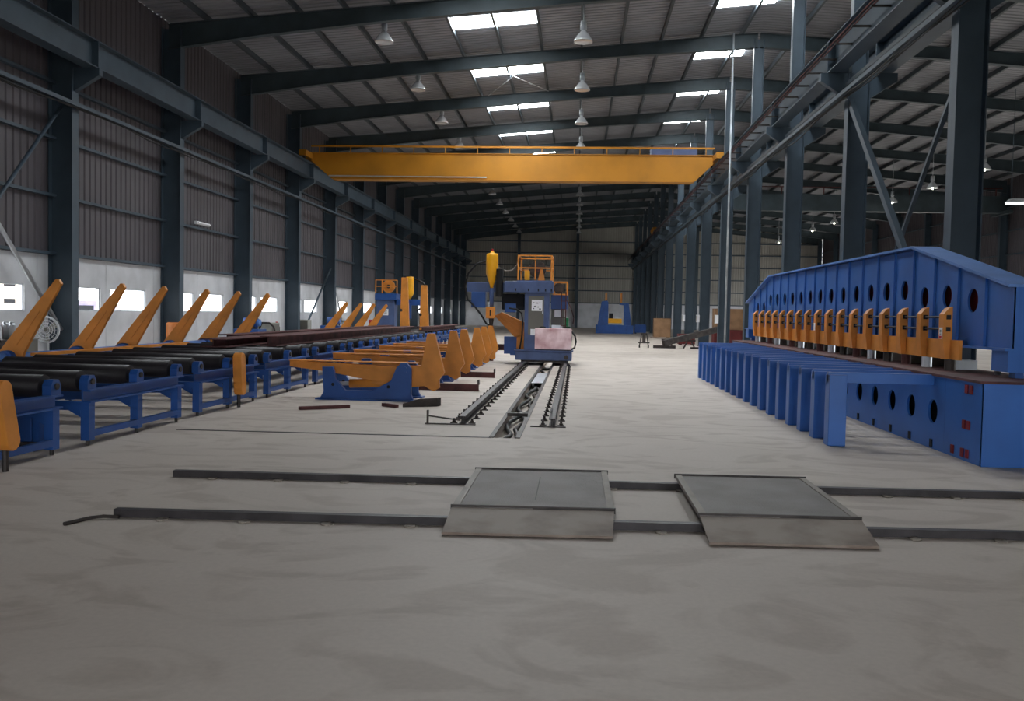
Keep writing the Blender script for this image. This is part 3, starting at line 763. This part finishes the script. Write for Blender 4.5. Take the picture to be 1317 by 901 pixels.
# scrap pieces
o = MB().bar((-4.35, 13.82, .03), (-3.67, 14.3, .03), .08, .05).build('steel_offcut', 'rust_beam'); tag(o, 'narrow dark steel offcut lying on the floor before the blue stand', 'offcut')
o = MB().bar((-3.2, 14.72, .03), (-2.92, 14.5, .03), .07, .05).build('steel_offcut', 'rust_beam'); tag(o, 'short dark steel offcut leaning against the folded bracket', 'offcut')
o = MB().add([(-2.85,14.62,0),(-2.32,14.9,0),(-2.28,15.06,0),(-2.8,14.8,0),(-2.85,14.62,.06),(-2.32,14.9,.14),(-2.28,15.06,.14),(-2.8,14.8,.06),(-2.62,14.76,.13),(-2.6,14.86,.13)],
             [(0,1,2,3),(0,1,5,8,4),(1,2,6,5),(3,2,6,9,7),(0,3,7,4),(4,8,9,7),(8,5,6,9)]).build('folded_bracket', 'dark_steel')
tag(o, 'dark folded steel bracket lying on the floor near the rail end', 'bracket')

# ------------------------------------------------------------------ welding machine on the rails
G = thing('welding_gantry', 'blue welding machine with yellow flux hopper and railed platform on floor rails', 'welding machine', (0, 27.5, 0))
b = MB().box(-1.88, -.13, 0, 2.0, .16, .44).build('carriage', 'gantry_blue', G, bevel=.02)
MB().box(-1.92, -.09, -.03, 2.03, .44, .47).build('deck_plate', 'gantry_blue', b)
for x in (-1.6, -.32):
    for y in (.3, 1.7): MB().cyl((x-.06, y, .16+.05), (x+.06, y, .21), .08, 14).build('wheel', 'dark_steel', b)
MB().box(-1.7, -.25, .05, .12, .1, .16).build('axle_guard', 'dark_steel', b)
MB().cyl((-.3, -.06, .27), (-.3, 0, .27), .07, 14).build('drive_hub', 'dark_steel', b)
c = MB().box(-1.62, -.86, .1, .9, .47, 2.24).build('cabinet', 'gantry_blue', G, bevel=.015)
dr = MB().box(-1.5, -1.02, .085, .1, .95, 2.14).build('cabinet_door', 'cabinet_grey', c)
n = MB().box(-1.4, -1.07, .075, .085, 1.68, 2.02).build('notice', 'notice_white', c)
for q, (xx, zz, ww) in enumerate(((-1.24, 1.92, .09), (-1.33, 1.93, .03), (-1.15, 1.93, .03), (-1.3, 1.82, .05), (-1.2, 1.8, .04), (-1.14, 1.74, .06), (-1.34, 1.75, .04))):
    MB().box(xx-ww/2, xx+ww/2, .072, .075, zz-.015, zz+.015).build('notice_print', 'print_dark', c)
MB().box(-1.07, -1.04, .06, .085, 1.6, 1.67).build('door_handle', 'galvanised', c)
MB().box(-1.42, -1.2, .075, .085, .93, 1.12).build('notice', 'notice_white', c)
bm_ = MB().box(-2.25, -.74, 0.02, .7, 2.24, 2.58).build('cross_beam', 'gantry_blue', G, bevel=.01)
for x in (-1.9, -1.5, -1.2, -.98, -.8): MB().box(x-.02, x+.02, .0, .02, 2.28, 2.36).build('bolt', 'dark_inside', bm_)
MB().box(-3.45, -2.25, .3, .75, 2.24, 2.54).build('boom', 'gantry_blue', G, bevel=.01)
MB().box(-3.3, -2.85, .25, .7, 1.75, 2.24).build('boom_carriage', 'machine_blue', G, bevel=.01)
MB().box(-2.35, -1.65, .35, 1.0, 1.7, 2.2).build('drive_unit', 'dark_inside', G, bevel=.03)
MB().box(-2.25, -1.9, .3, .6, 1.62, 1.9).build('slide_column', 'machine_blue', G)
MB().cyl((-2.42, .15, 2.1), (-2.42, .15, 2.95), .12, 14).build('cable_drag_chain', 'rubber', G)
# hopper
h = MB().lathe([(0, 3.5), (.05, 3.5), (.06, 3.45), (.17, 3.42), (.185, 3.36), (.185, 2.8), (.05, 2.42), (.05, 2.35), (0, 2.35)], (-2.66, .2, 0), 20).build('flux_hopper', 'hopper_yellow', G, smooth=True)
MB().lathe([(0, 3.58), (.03, 3.57), (.035, 3.5), (0, 3.5)], (-2.66, .2, 0), 12).build('hopper_cap', 'print_red', h)
MB().cyl((-2.66, .2, 1.7), (-2.66, .2, 2.36), .07, 12).build('feed_tube', 'gantry_blue', G, smooth=True)
w_ = MB().box(-2.82, -2.54, .08, .32, 1.42, 1.78).build('weld_head', 'yellow', G, bevel=.01)
MB().box(-2.7, -2.66, .07, .08, 1.5, 1.68).build('slot', 'dark_inside', w_)
MB().cyl((-2.66, .2, 1.05), (-2.66, .2, 1.42), .04, 10, .08).build('nozzle', 'dark_steel', G)
# hoses
pts = [(-2.86,.2,3.2),(-3.15,.2,3.1),(-3.4,.2,2.8),(-3.5,.2,2.4),(-3.4,.15,2.0),(-3.15,.15,1.75),(-2.95,.15,1.5),(-2.8,.15,1.25),(-2.7,.18,1.2)]
MB().tube(pts, .03, 8).build('hose', 'rubber', G, smooth=True)
pts = [(-2.5,.2,3.0),(-2.25,.3,2.9),(-2.05,.4,2.92),(-1.9,.4,3.1),(-1.85,.4,3.25)]
MB().tube(pts, .018, 6).build('hose', 'tan_edge', G, smooth=True)
pts = [(-2.1,.1,1.75),(-1.85,.05,1.72),(-1.7,.04,1.6),(-1.66,.04,1.3),(-1.68,.04,.9),(-1.74,.04,.5)]
MB().tube(pts, .025, 7).build('hose', 'rubber', G, smooth=True)
# yellow chute
MB().add([(-2.62,.9,1.5),(-2.4,.9,1.62),(-1.66,.9,1.3),(-1.66,.9,.9),(-1.95,.9,.82),(-2.62,1.3,1.5),(-2.4,1.3,1.62),(-1.66,1.3,1.3),(-1.66,1.3,.9),(-1.95,1.3,.82)],
         [(0,1,2,3,4),(9,8,7,6,5)]+[(k,(k+1) % 5,(k+1) % 5+5,k+5) for k in range(5)]).build('guide_chute', 'yellow', G)
for k in range(3): MB().bar((-2.55+.09*k, .89, 1.5+.04*k), (-1.9+.09*k, .89, .95+.1*k), .02, .02).build('chute_rib', 'yellow', G)
MB().box(-1.9, -1.64, .9, 1.2, .47, .9).build('chute_stand', 'yellow', G)
MB().box(-2.3, -1.9, .9, 1.4, .3, .85).build('guide_block', 'machine_blue', G)
MB().box(-2.1, -1.88, .9, 1.4, .26, .3).build('guide_arm', 'machine_blue', G)
# platform and railing
pf = MB().box(-1.86, -.78, .1, 1.7, 2.58, 2.62).build('platform', 'gantry_blue', G)
for x in (-1.84, -.81):
    for y in (.13, 1.67): MB().box(x-.025, x+.025, y-.025, y+.025, 2.62, 3.4).build('railing_post', 'yellow', pf)
MB().box(-1.33, -1.3, .115, .145, 2.62, 3.4).build('railing_post', 'yellow', pf)
for z in (3.0, 3.38):
    for y in (.13, 1.67): MB().box(-1.84, -.81, y-.02, y+.02, z-.02, z+.02).build('railing_bar', 'yellow', pf)
    for x in (-1.84, -.81): MB().box(x-.02, x+.02, .13, 1.67, z-.02, z+.02).build('railing_bar', 'yellow', pf)
rl = MB().cyl((-1.27, .6, 2.98), (-1.27, .8, 2.98), .27, 24).build('wire_reel', 'dark_steel', pf)
MB().cyl((-1.27, .58, 2.98), (-1.27, .82, 2.98), .09, 14).build('reel_hub', 'rust_beam', pf)
MB().prism([(-1.25, 2.62), (-1.02, 2.62), (-1.1, 2.98), (-1.17, 2.98)], 'y', .52, .57).build('reel_stand', 'yellow', pf)
MB().box(-1.66, -1.5, .4, .6, 2.62, 2.92).build('wire_feeder', 'hopper_yellow', pf)
# second cabinet and platform behind
c = MB().box(-.82, -.4, 1.2, 1.9, .47, 2.0).build('rear_cabinet', 'cabinet_grey', G)
MB().box(-.84, -.3, 1.15, 1.95, 1.75, 2.2).build('rear_head', 'machine_blue', c)
MB().box(-.72, -.52, 1.19, 1.2, 1.5, 1.72).build('notice', 'notice_white', c)
MB().box(-.8, -.46, 1.12, 1.2, 1.05, 1.24).build('meter', 'galvanised', c)
rp = MB().box(-.78, -.3, 1.0, 1.9, 2.2, 2.24).build('rear_platform', 'yellow', G)
for x in (-.76, -.33):
    for y in (1.02, 1.88): MB().box(x-.02, x+.02, y-.02, y+.02, 2.24, 2.62).build('railing_post', 'yellow', rp)
for y in (1.02, 1.88): MB().box(-.76, -.33, y-.015, y+.015, 2.6, 2.63).build('railing_bar', 'yellow', rp)
MB().cyl((-.6, 1.3, 2.42), (-.6, 1.45, 2.42), .17, 18).build('wire_reel', 'dark_steel', rp)
for x in (-.5, -.36): MB().bar((x, .98, .47), (x, 1.0, 2.3), .03, .03).build('ladder_rail', 'rust_beam', G)
for k in range(6): MB().box(-.5, -.36, .97, 1.0, .7+.26*k, .72+.26*k).build('ladder_rung', 'rust_beam', G)
# pink box with hose, added in place of a blurred patch
t = thing('blur_box', 'pale pink blotched box added in place of a blurred patch on the welding machine', 'box', (-.7, 27.52, .47))
MB().box(-.58, .55, 0, .4, .03, .68).build('body', 'pink_blur', t, bevel=.02)
MB().box(-.56, .53, .02, .38, 0, .03).build('skid', 'dark_steel', t)
MB().tube([(.55,.2,.6),(.66,.15,.45),(.69,.12,.28),(.65,.1,.1),(.5,.05,.02)], .03, 8).build('hose', 'rubber', t, smooth=True)
MB().lathe([(0, .78), (.1, .77), (.16, .72), (.17, .68), (0, .68)], (-.36, .2, 0), 14).build('rubber_cap', 'rubber', t, smooth=True)
t = thing('green_drum', 'small green drum standing far down the hall behind the welding machine', 'drum', (-1.15, 96.0, 0))
MB().lathe([(0,0),(.28,0),(.28,.55),(.3,.57),(.28,.59),(.28,1.2),(0,1.2)], n=16).build('body', 'green_paint', t, smooth=True)
MB().cyl((0,0,1.2),(0,0,1.3),.1,10).build('bung', 'galvanised', t)
MB().tube([(-.33,1.0,2.05),(-.2,1.02,1.8),(-.1,1.02,1.5),(-.12,1.05,1.3)], .015, 6).build('hose', 'rust_beam', G)
MB().box(-.42, -.2, 1.6, 1.95, .47, 1.2).build('green_locker', 'dark_green', G, bevel=.01)

# ------------------------------------------------------------------ smaller welding machine further back
t = thing('welding_machine', 'smaller blue welding machine with yellow reel railing near the window wall', 'welding machine', (-9.95, 46.0, 0))
b = MB().box(-.6, 1.6, 0, 1.6, 0, .5).build('carriage', 'machine_blue', t)
c = MB().box(-.48, .45, .05, .9, .5, 2.15).build('cabinet', 'gantry_blue', t, bevel=.015)
MB().box(-.14, .14, .035, .05, 1.35, 1.68).build('notice', 'notice_white', c)
for q in range(3): MB().box(-.07, .07, .03, .035, 1.44+.07*q, 1.46+.07*q).build('notice_print', 'print_dark', c)
MB().box(-.56, .56, -.05, .95, 2.15, 2.45).build('head_beam', 'machine_blue', t, bevel=.01)
pf = MB().box(-.56, .6, 0, 1.0, 2.45, 2.49).build('platform', 'machine_blue', t)
for x in (-.54, -.2, .58): MB().box(x-.025, x+.025, .02, .07, 2.49, 3.2).build('railing_post', 'yellow', pf)
for z in (2.85, 3.18): MB().box(-.54, .58, .025, .065, z-.02, z+.02).build('railing_bar', 'yellow', pf)
MB().cyl((.08, .3, 2.86), (.08, .45, 2.86), .33, 22).build('wire_reel', 'yellow', pf)
MB().cyl((.08, .27, 2.86), (.08, .3, 2.86), .1, 12).build('reel_hub', 'dark_steel', pf)
MB().box(.5, 2.0, .3, .7, 1.9, 2.2).build('boom', 'machine_blue', t)
h = MB().lathe([(0, 3.4), (.2, 3.38), (.22, 3.2), (.22, 2.5), (.05, 2.2), (0, 2.2)], (1.2, .3, 0), 16).build('flux_hopper', 'hopper_yellow', t, smooth=True)
MB().box(1.1, 1.3, .2, .4, 1.2, 2.2).build('weld_head', 'machine_blue', t)
MB().tube([(1.4,.3,3.3),(1.9,.3,3.1),(2.2,.3,2.6),(2.1,.3,2.0),(1.6,.3,1.6)], .05, 8).build('hose', 'rubber', t, smooth=True)
MB().box(-.9, -.65, .1, .5, .3, 1.1).build('tool_box', 'red_paint', t)
# tall yellow posts and leaning arms near it
for x, h, lab in ((-7.0, 2.95, 'broad tall yellow upright post with a bent top near the small welding machine'), (-6.2, 2.65, 'plain tall yellow upright post beyond the dark girders')):
    y = 35.95
    t = thing('upright_post', lab, 'post', (x, y, .0))
    MB().prism([(-.28, 0), (.3, 0), (.22, .9), (.12, h), (-.12, h), (-.16, .9)], 'y', -.08, .08).build('post_plate', 'yellow', t, bevel=.01)
    MB().box(-.4, .4, -.14, .14, 0, .03).build('foot_plate', 'yellow', t)
    MB().cyl((-.12, -.09, h*.55), (-.12, .12, h*.55), .06, 10).build('pivot', 'dark_steel', t)
b0 = None
for i, (x, y) in enumerate(((-8.75, 30.5), (-8.75, 32.6), (-8.75, 34.7), (-8.75, 37.0))):
    t = dup(a0, (x, y, .62)); t['label'] = 'yellow lifter leaning before the small welding machine, %s from the blue pump unit' % ORD[i]; t['group'] = 'yellow arms by the small welding machine'
    s = MB().prism([(-.2, -.62), (.2, -.62), (.1, -.08), (-.1, -.08)], 'y', -.1, .1).build('pedestal', 'machine_blue', t)

# ------------------------------------------------------------------ along the window wall
t = thing('pedestal_fan', 'round grey pedestal fan standing by the wall column', 'fan', (-13.2, 21.5, 0))
MB().cyl((0,0,0),(0,0,.04),.26,18).build('base', 'fan_white', t)
MB().cyl((0,0,.04),(0,0,.85),.025,8).build('pole', 'fan_white', t)
cg = MB()
for rr in (.1, .17, .24, .31):
    pts = [(rr*math.cos(2*PI*i/24), -.1, .95+rr*math.sin(2*PI*i/24)) for i in range(25)]
    cg.tube(pts, .008, 5)
for i in range(16):
    a = 2*PI*i/16; cg.bar((.05*math.cos(a), -.11, .95+.05*math.sin(a)), (.31*math.cos(a), -.1, .95+.31*math.sin(a)), .007, .007)
cg.build('guard', 'fan_white', t)
rim = [(.32*math.cos(2*PI*i/28), -.05, .95+.32*math.sin(2*PI*i/28)) for i in range(29)]
MB().tube(rim, .02, 6).build('rim', 'fan_white', t)
for i in range(3):
    a = 2*PI*i/3+.4
    c, s = math.cos(a), math.sin(a)
    MB().add([(.04*c-.03*s,-.05,.95+.04*s+.03*c),(.27*c-.12*s,-.08,.95+.27*s+.12*c),(.29*c+.04*s,-.03,.95+.29*s-.04*c),(.05*c+.03*s,-.03,.95+.05*s-.03*c)], [(0,1,2,3)]).build('blade', 'grey_box', t)
MB().cyl((0,-.06,.95),(0,.12,.95),.08,14).build('motor', 'cabinet_grey', t, smooth=True)
t = thing('red_machine', 'red machine with silver caps by the wall beneath the brace pipe', 'machine', (-13.4, 19.9, 0))
MB().box(-.45, .3, -.4, .4, .1, .75).build('body', 'dark_steel', t, bevel=.02)
MB().lathe([(0,.75),(.14,.75),(.14,1.15),(.1,1.25),(0,1.25)], (-.2,0,0), 14).build('red_tank', 'red_paint', t, smooth=True)
for x in (.08, .24): MB().lathe([(0,.75),(.07,.75),(.07,1.02),(.09,1.06),(.05,1.16),(0,1.16)], (x,.1,0), 12).build('silver_cap', 'galvanised', t, smooth=True)
for x in (-.35, .2): MB().box(x-.05, x+.05, -.35, .35, 0, .1).build('foot', 'dark_steel', t)
t = thing('grey_cabinet', 'dark grey low cabinet between fan and tilting arm', 'cabinet', (-13.5, 20.9, 0))
MB().box(-.25, .25, -.25, .25, .05, .72).build('body', 'cabinet_grey', t); MB().box(-.27, .27, -.27, .27, .72, .75).build('lid', 'grey_box', t)
MB().box(-.22, .22, -.22, .22, 0, .05).build('plinth', 'dark_steel', t)
t = thing('drum', 'orange brown tall drum beside a wall column', 'drum', (-13.55, 29.3, 0))
MB().lathe([(0,0),(.26,0),(.26,.5),(.28,.52),(.26,.54),(.26,1.02),(.24,1.04),(0,1.04)], n=18).build('body', 'orange_drum', t, smooth=True)
MB().lathe([(0,1.06),(.22,1.06),(.22,1.04)], n=18).build('lid', 'orange_drum', t)
def pump(x, y, lab):
    t = thing('pump_unit', lab, 'pump', (x, y, 0))
    MB().box(-.5, .5, -.5, .5, .05, .75).build('tank', 'machine_blue', t, bevel=.02)
    m_ = MB().cyl((-.25, 0, 1.0), (.3, 0, 1.0), .2, 16).build('motor', 'machine_blue', t, smooth=True)
    MB().cyl((.3, 0, 1.0), (.42, 0, 1.0), .14, 14).build('motor_cap', 'light_blue', m_)
    MB().box(-.2, .25, -.15, .15, .75, .84).build('motor_mount', 'dark_steel', t)
    MB().tube([(.3,.2,.75),(.4,.25,1.0),(.7,.25,1.0),(.9,.2,.85),(1.0,.2,.5)], .04, 7).build('pipe', 'dark_steel', t, smooth=True)
    MB().box(-.48, .48, -.48, .48, 0, .05).build('skid', 'dark_steel', t)
pump(-13.2, 35.4, 'blue hydraulic pump unit in front of the pale grey switch cabinet')
pump(-12.9, 46.5, 'blue hydraulic pump unit under the shiny leaning pipe')
t = thing('switch_cabinet', 'pale grey switch cabinet beside a blue pump unit', 'cabinet', (-13.3, 37.6, 0))
MB().box(-.4, .4, -.5, .5, .05, .98).build('body', 'grey_box', t, bevel=.01); MB().box(.4, .412, -.45, .45, .1, .93).build('door', 'cabinet_grey', t); MB().box(-.38,.38,-.48,.48,0,.05).build('plinth', 'dark_steel', t)
t = thing('switch_cabinet', 'grey narrow cabinet against the wall beyond the pump', 'cabinet', (-13.75, 44.3, 0))
MB().box(-.3, .3, -.3, .3, .05, 1.05).build('body', 'grey_box', t); MB().box(-.28,.28,-.312,-.3,.1,1.0).build('door', 'cabinet_grey', t); MB().box(-.28,.28,-.28,.28,0,.05).build('plinth', 'dark_steel', t)
t = thing('gas_cylinders', 'dark gas cylinder with a red cap next to the switch cabinet', 'gas bottle', (-13.4, 39.2, 0))
MB().lathe([(0,0),(.14,0),(.14,.75),(.1,.86),(.05,.9),(0,.9)], n=14).build('body', 'dark_steel', t, smooth=True); MB().cyl((0,0,.9),(0,0,1.0),.05,10).build('cap', 'red_paint', t)
t.name = 'gas_bottle'

# ------------------------------------------------------------------ far assembly machine
t = thing('assembly_machine', 'blue U-shaped beam assembly machine before the far gable wall', 'machine', (3.3, 78.0, 0))
MB().box(-1.65, 1.55, -.6, .6, 0, .75).build('bed', 'machine_blue', t, bevel=.02)
MB().prism([(-1.5,.75),(-.6,.75),(-.62,2.7),(-.75,2.85),(-1.2,2.75)], 'y', -.4, .4).build('tower', 'machine_blue', t)
MB().prism([(.75,.75),(1.4,.75),(1.12,2.65),(.35,2.65),(.35,2.5),(.72,2.45)], 'y', -.4, .4).build('tower', 'machine_blue', t)
MB().box(-.88, -.74, -.1, .1, 2.8, 3.5).build('screw_post', 'yellow', t); MB().box(.42, .56, -.1, .1, 2.65, 3.5).build('screw_post', 'yellow', t)
MB().box(-.6, .55, -.65, -.3, .9, 1.3).build('roller_head', 'hopper_yellow', t)
MB().box(-.55, -.2, -.6, -.2, 1.3, 1.75).build('motor', 'dark_inside', t); MB().box(.0, .35, -.5, -.2, 1.3, 1.5).build('gear_case', 'galvanised', t)
t = thing('blue_crate', 'blue crate on the floor beside the far assembly machine', 'crate', (5.6, 80.0, 0))
MB().box(-.5, .5, -.5, .5, .08, .8).build('body', 'machine_blue', t)
for s in (-.4, .4): MB().box(s-.06, s+.06, -.5, .5, 0, .08).build('runner', 'dark_steel', t)

# ------------------------------------------------------------------ cart and clutter by the middle columns
t = thing('hand_cart', 'small dark tubular cart standing on the open floor', 'cart', (3.35, 44.8, 0))
for x in (-.22, .22):
    MB().bar((x, 0, .1), (x*.55, 0, .72), .05, .05).build('upright', 'dark_steel', t)
    MB().cyl((x-.03, 0, .08), (x+.03, 0, .08), .08, 12).build('wheel', 'rubber', t)
MB().bar((-.28, 0, .26), (.28, 0, .26), .06, .06).build('cross_bar', 'dark_steel', t)
MB().bar((-.16, 0, .7), (.16, 0, .7), .06, .06).build('cross_bar', 'dark_steel', t)
MB().bar((0, 0, .26), (0, 0, .7), .16, .1).build('mast', 'dark_steel', t)
def beamlet(p0, p1, wd, ht, m_, lab):
    o = MB().bar(p0, p1, wd, ht).build('loose_beam', m_); return tag(o, lab, 'beam')
beamlet((3.7, 44.9, .52), (4.7, 45.1, .48), .3, .06, 'ramp_plate', 'flat rusty plate resting between cart and trestle')
beamlet((3.8, 44.6, .08), (4.9, 44.8, .08), .1, .14, 'dark_steel', 'dark beam on the floor beside the cart')
beamlet((4.3, 44.6, .26), (7.2, 46.2, .98), .24, .28, 'dark_steel', 'dark beam sloping up towards the middle columns')
beamlet((5.6, 44.4, .06), (6.6, 44.6, .06), .1, .1, 'dark_steel', 'short dark beam lying under the sloping beam')
def trestle(x, y, h, lab):
    t = thing('trestle', lab, 'trestle', (x, y, 0))
    MB().box(-.3, .3, -.05, .05, h-.08, h).build('top_bar', 'dark_steel', t)
    for s in (-1, 1): MB().bar((s*.1, 0, h-.08), (s*.28, 0, 0), .07, .07).build('leg', 'dark_steel', t)
trestle(4.55, 45.2, .45, 'dark low trestle holding the rusty plate')
trestle(5.65, 45.35, .43, 'dark trestle under the sloping beam')
def crate(x, y, sx, sy, h, m_, lab, z=0, name='crate'):
    t = thing(name, lab, 'crate', (x, y, z))
    MB().box(-sx/2, sx/2, -sy/2, sy/2, .06, h).build('body', m_, t, bevel=.01)
    for s in (-.35, .35): MB().box(sx*s-.05, sx*s+.05, -sy/2, sy/2, 0, .06).build('runner', 'dark_steel', t)
    MB().box(-sx/2-.01, sx/2+.01, -sy/2-.01, sy/2+.01, h, h+.03).build('lid', m_, t)
crate(8.9, 52, 2.2, 1.0, .85, 'crate_maroon', 'wide maroon crate on the floor behind the middle columns')
crate(6.1, 50.5, .9, .8, .6, 'crate_maroon', 'small maroon crate beside the sloping beam')
crate(9.5, 57.2, 1.8, 1.2, 2.1, 'carton', 'tall brown carton behind the maroon crates', name='carton')
crate(11.4, 55, 1.6, 1.2, .9, 'crate_maroon', 'maroon crate next to the wide maroon crate')
crate(6.2, 66, 1.2, 1.0, 1.4, 'carton', 'brown crate far along the column row')
crate(13.0, 54.5, 1.2, .8, 1.2, 'tan_edge', 'pale sacked crate at the end of the maroon crates')
def colbox(fy, lab):
    t = thing('switch_box', lab, 'switch box', (6.68, fy, 1.5))
    MB().box(-.1, .05, -.15, .15, -.2, .2).build('body', 'notice_white', t); MB().box(-.11, -.1, -.12, .12, -.17, .17).build('door', 'grey_box', t)
colbox(43.4, 'small white switch box on a middle column above the maroon crate')
colbox(50.0, 'small white switch box on the column behind the sloping beam')
colbox(56.6, 'small white switch box on the column beside the tall carton')

# ------------------------------------------------------------------ outside the windows
t = thing('outside_shed', 'pale shed with dark slit windows seen through the first window', 'shed', (-40, 62, -.25))
MB().box(-6, 0, -6, 6, 0, 6).build('walls', 'outside_wall', t)
for y in (-4, -1.5, 1, 3.5):
    for z in (2.0, 3.2): MB().box(0, .05, y-.6, y+.6, z-.15, z+.15).build('slit_window', 'dark_inside', t)
MB().prism([(-6.5,6),(.5,6),(-3,7.4)], 'y', -6.4, 6.4).build('roof', 'cabinet_grey', t)
t = thing('parked_van', 'grey violet van parked outside the windows', 'van', (-30, 53.5, -.25))
MB().prism([(-2.4,.4),(2.2,.4),(2.2,1.2),(1.5,1.35),(1.0,2.1),(-2.4,2.1)], 'y', -.9, .9).build('body', 'van_paint', t)
for x in (-1.5, 1.4):
    for y in (-.85, .85): MB().cyl((x, y-.1, .36), (x, y+.1, .36), .36, 16).build('wheel', 'rubber', t)
MB().box(-1.8, .6, -.92, -.9, 1.3, 1.8).build('side_window', 'dark_inside', t)
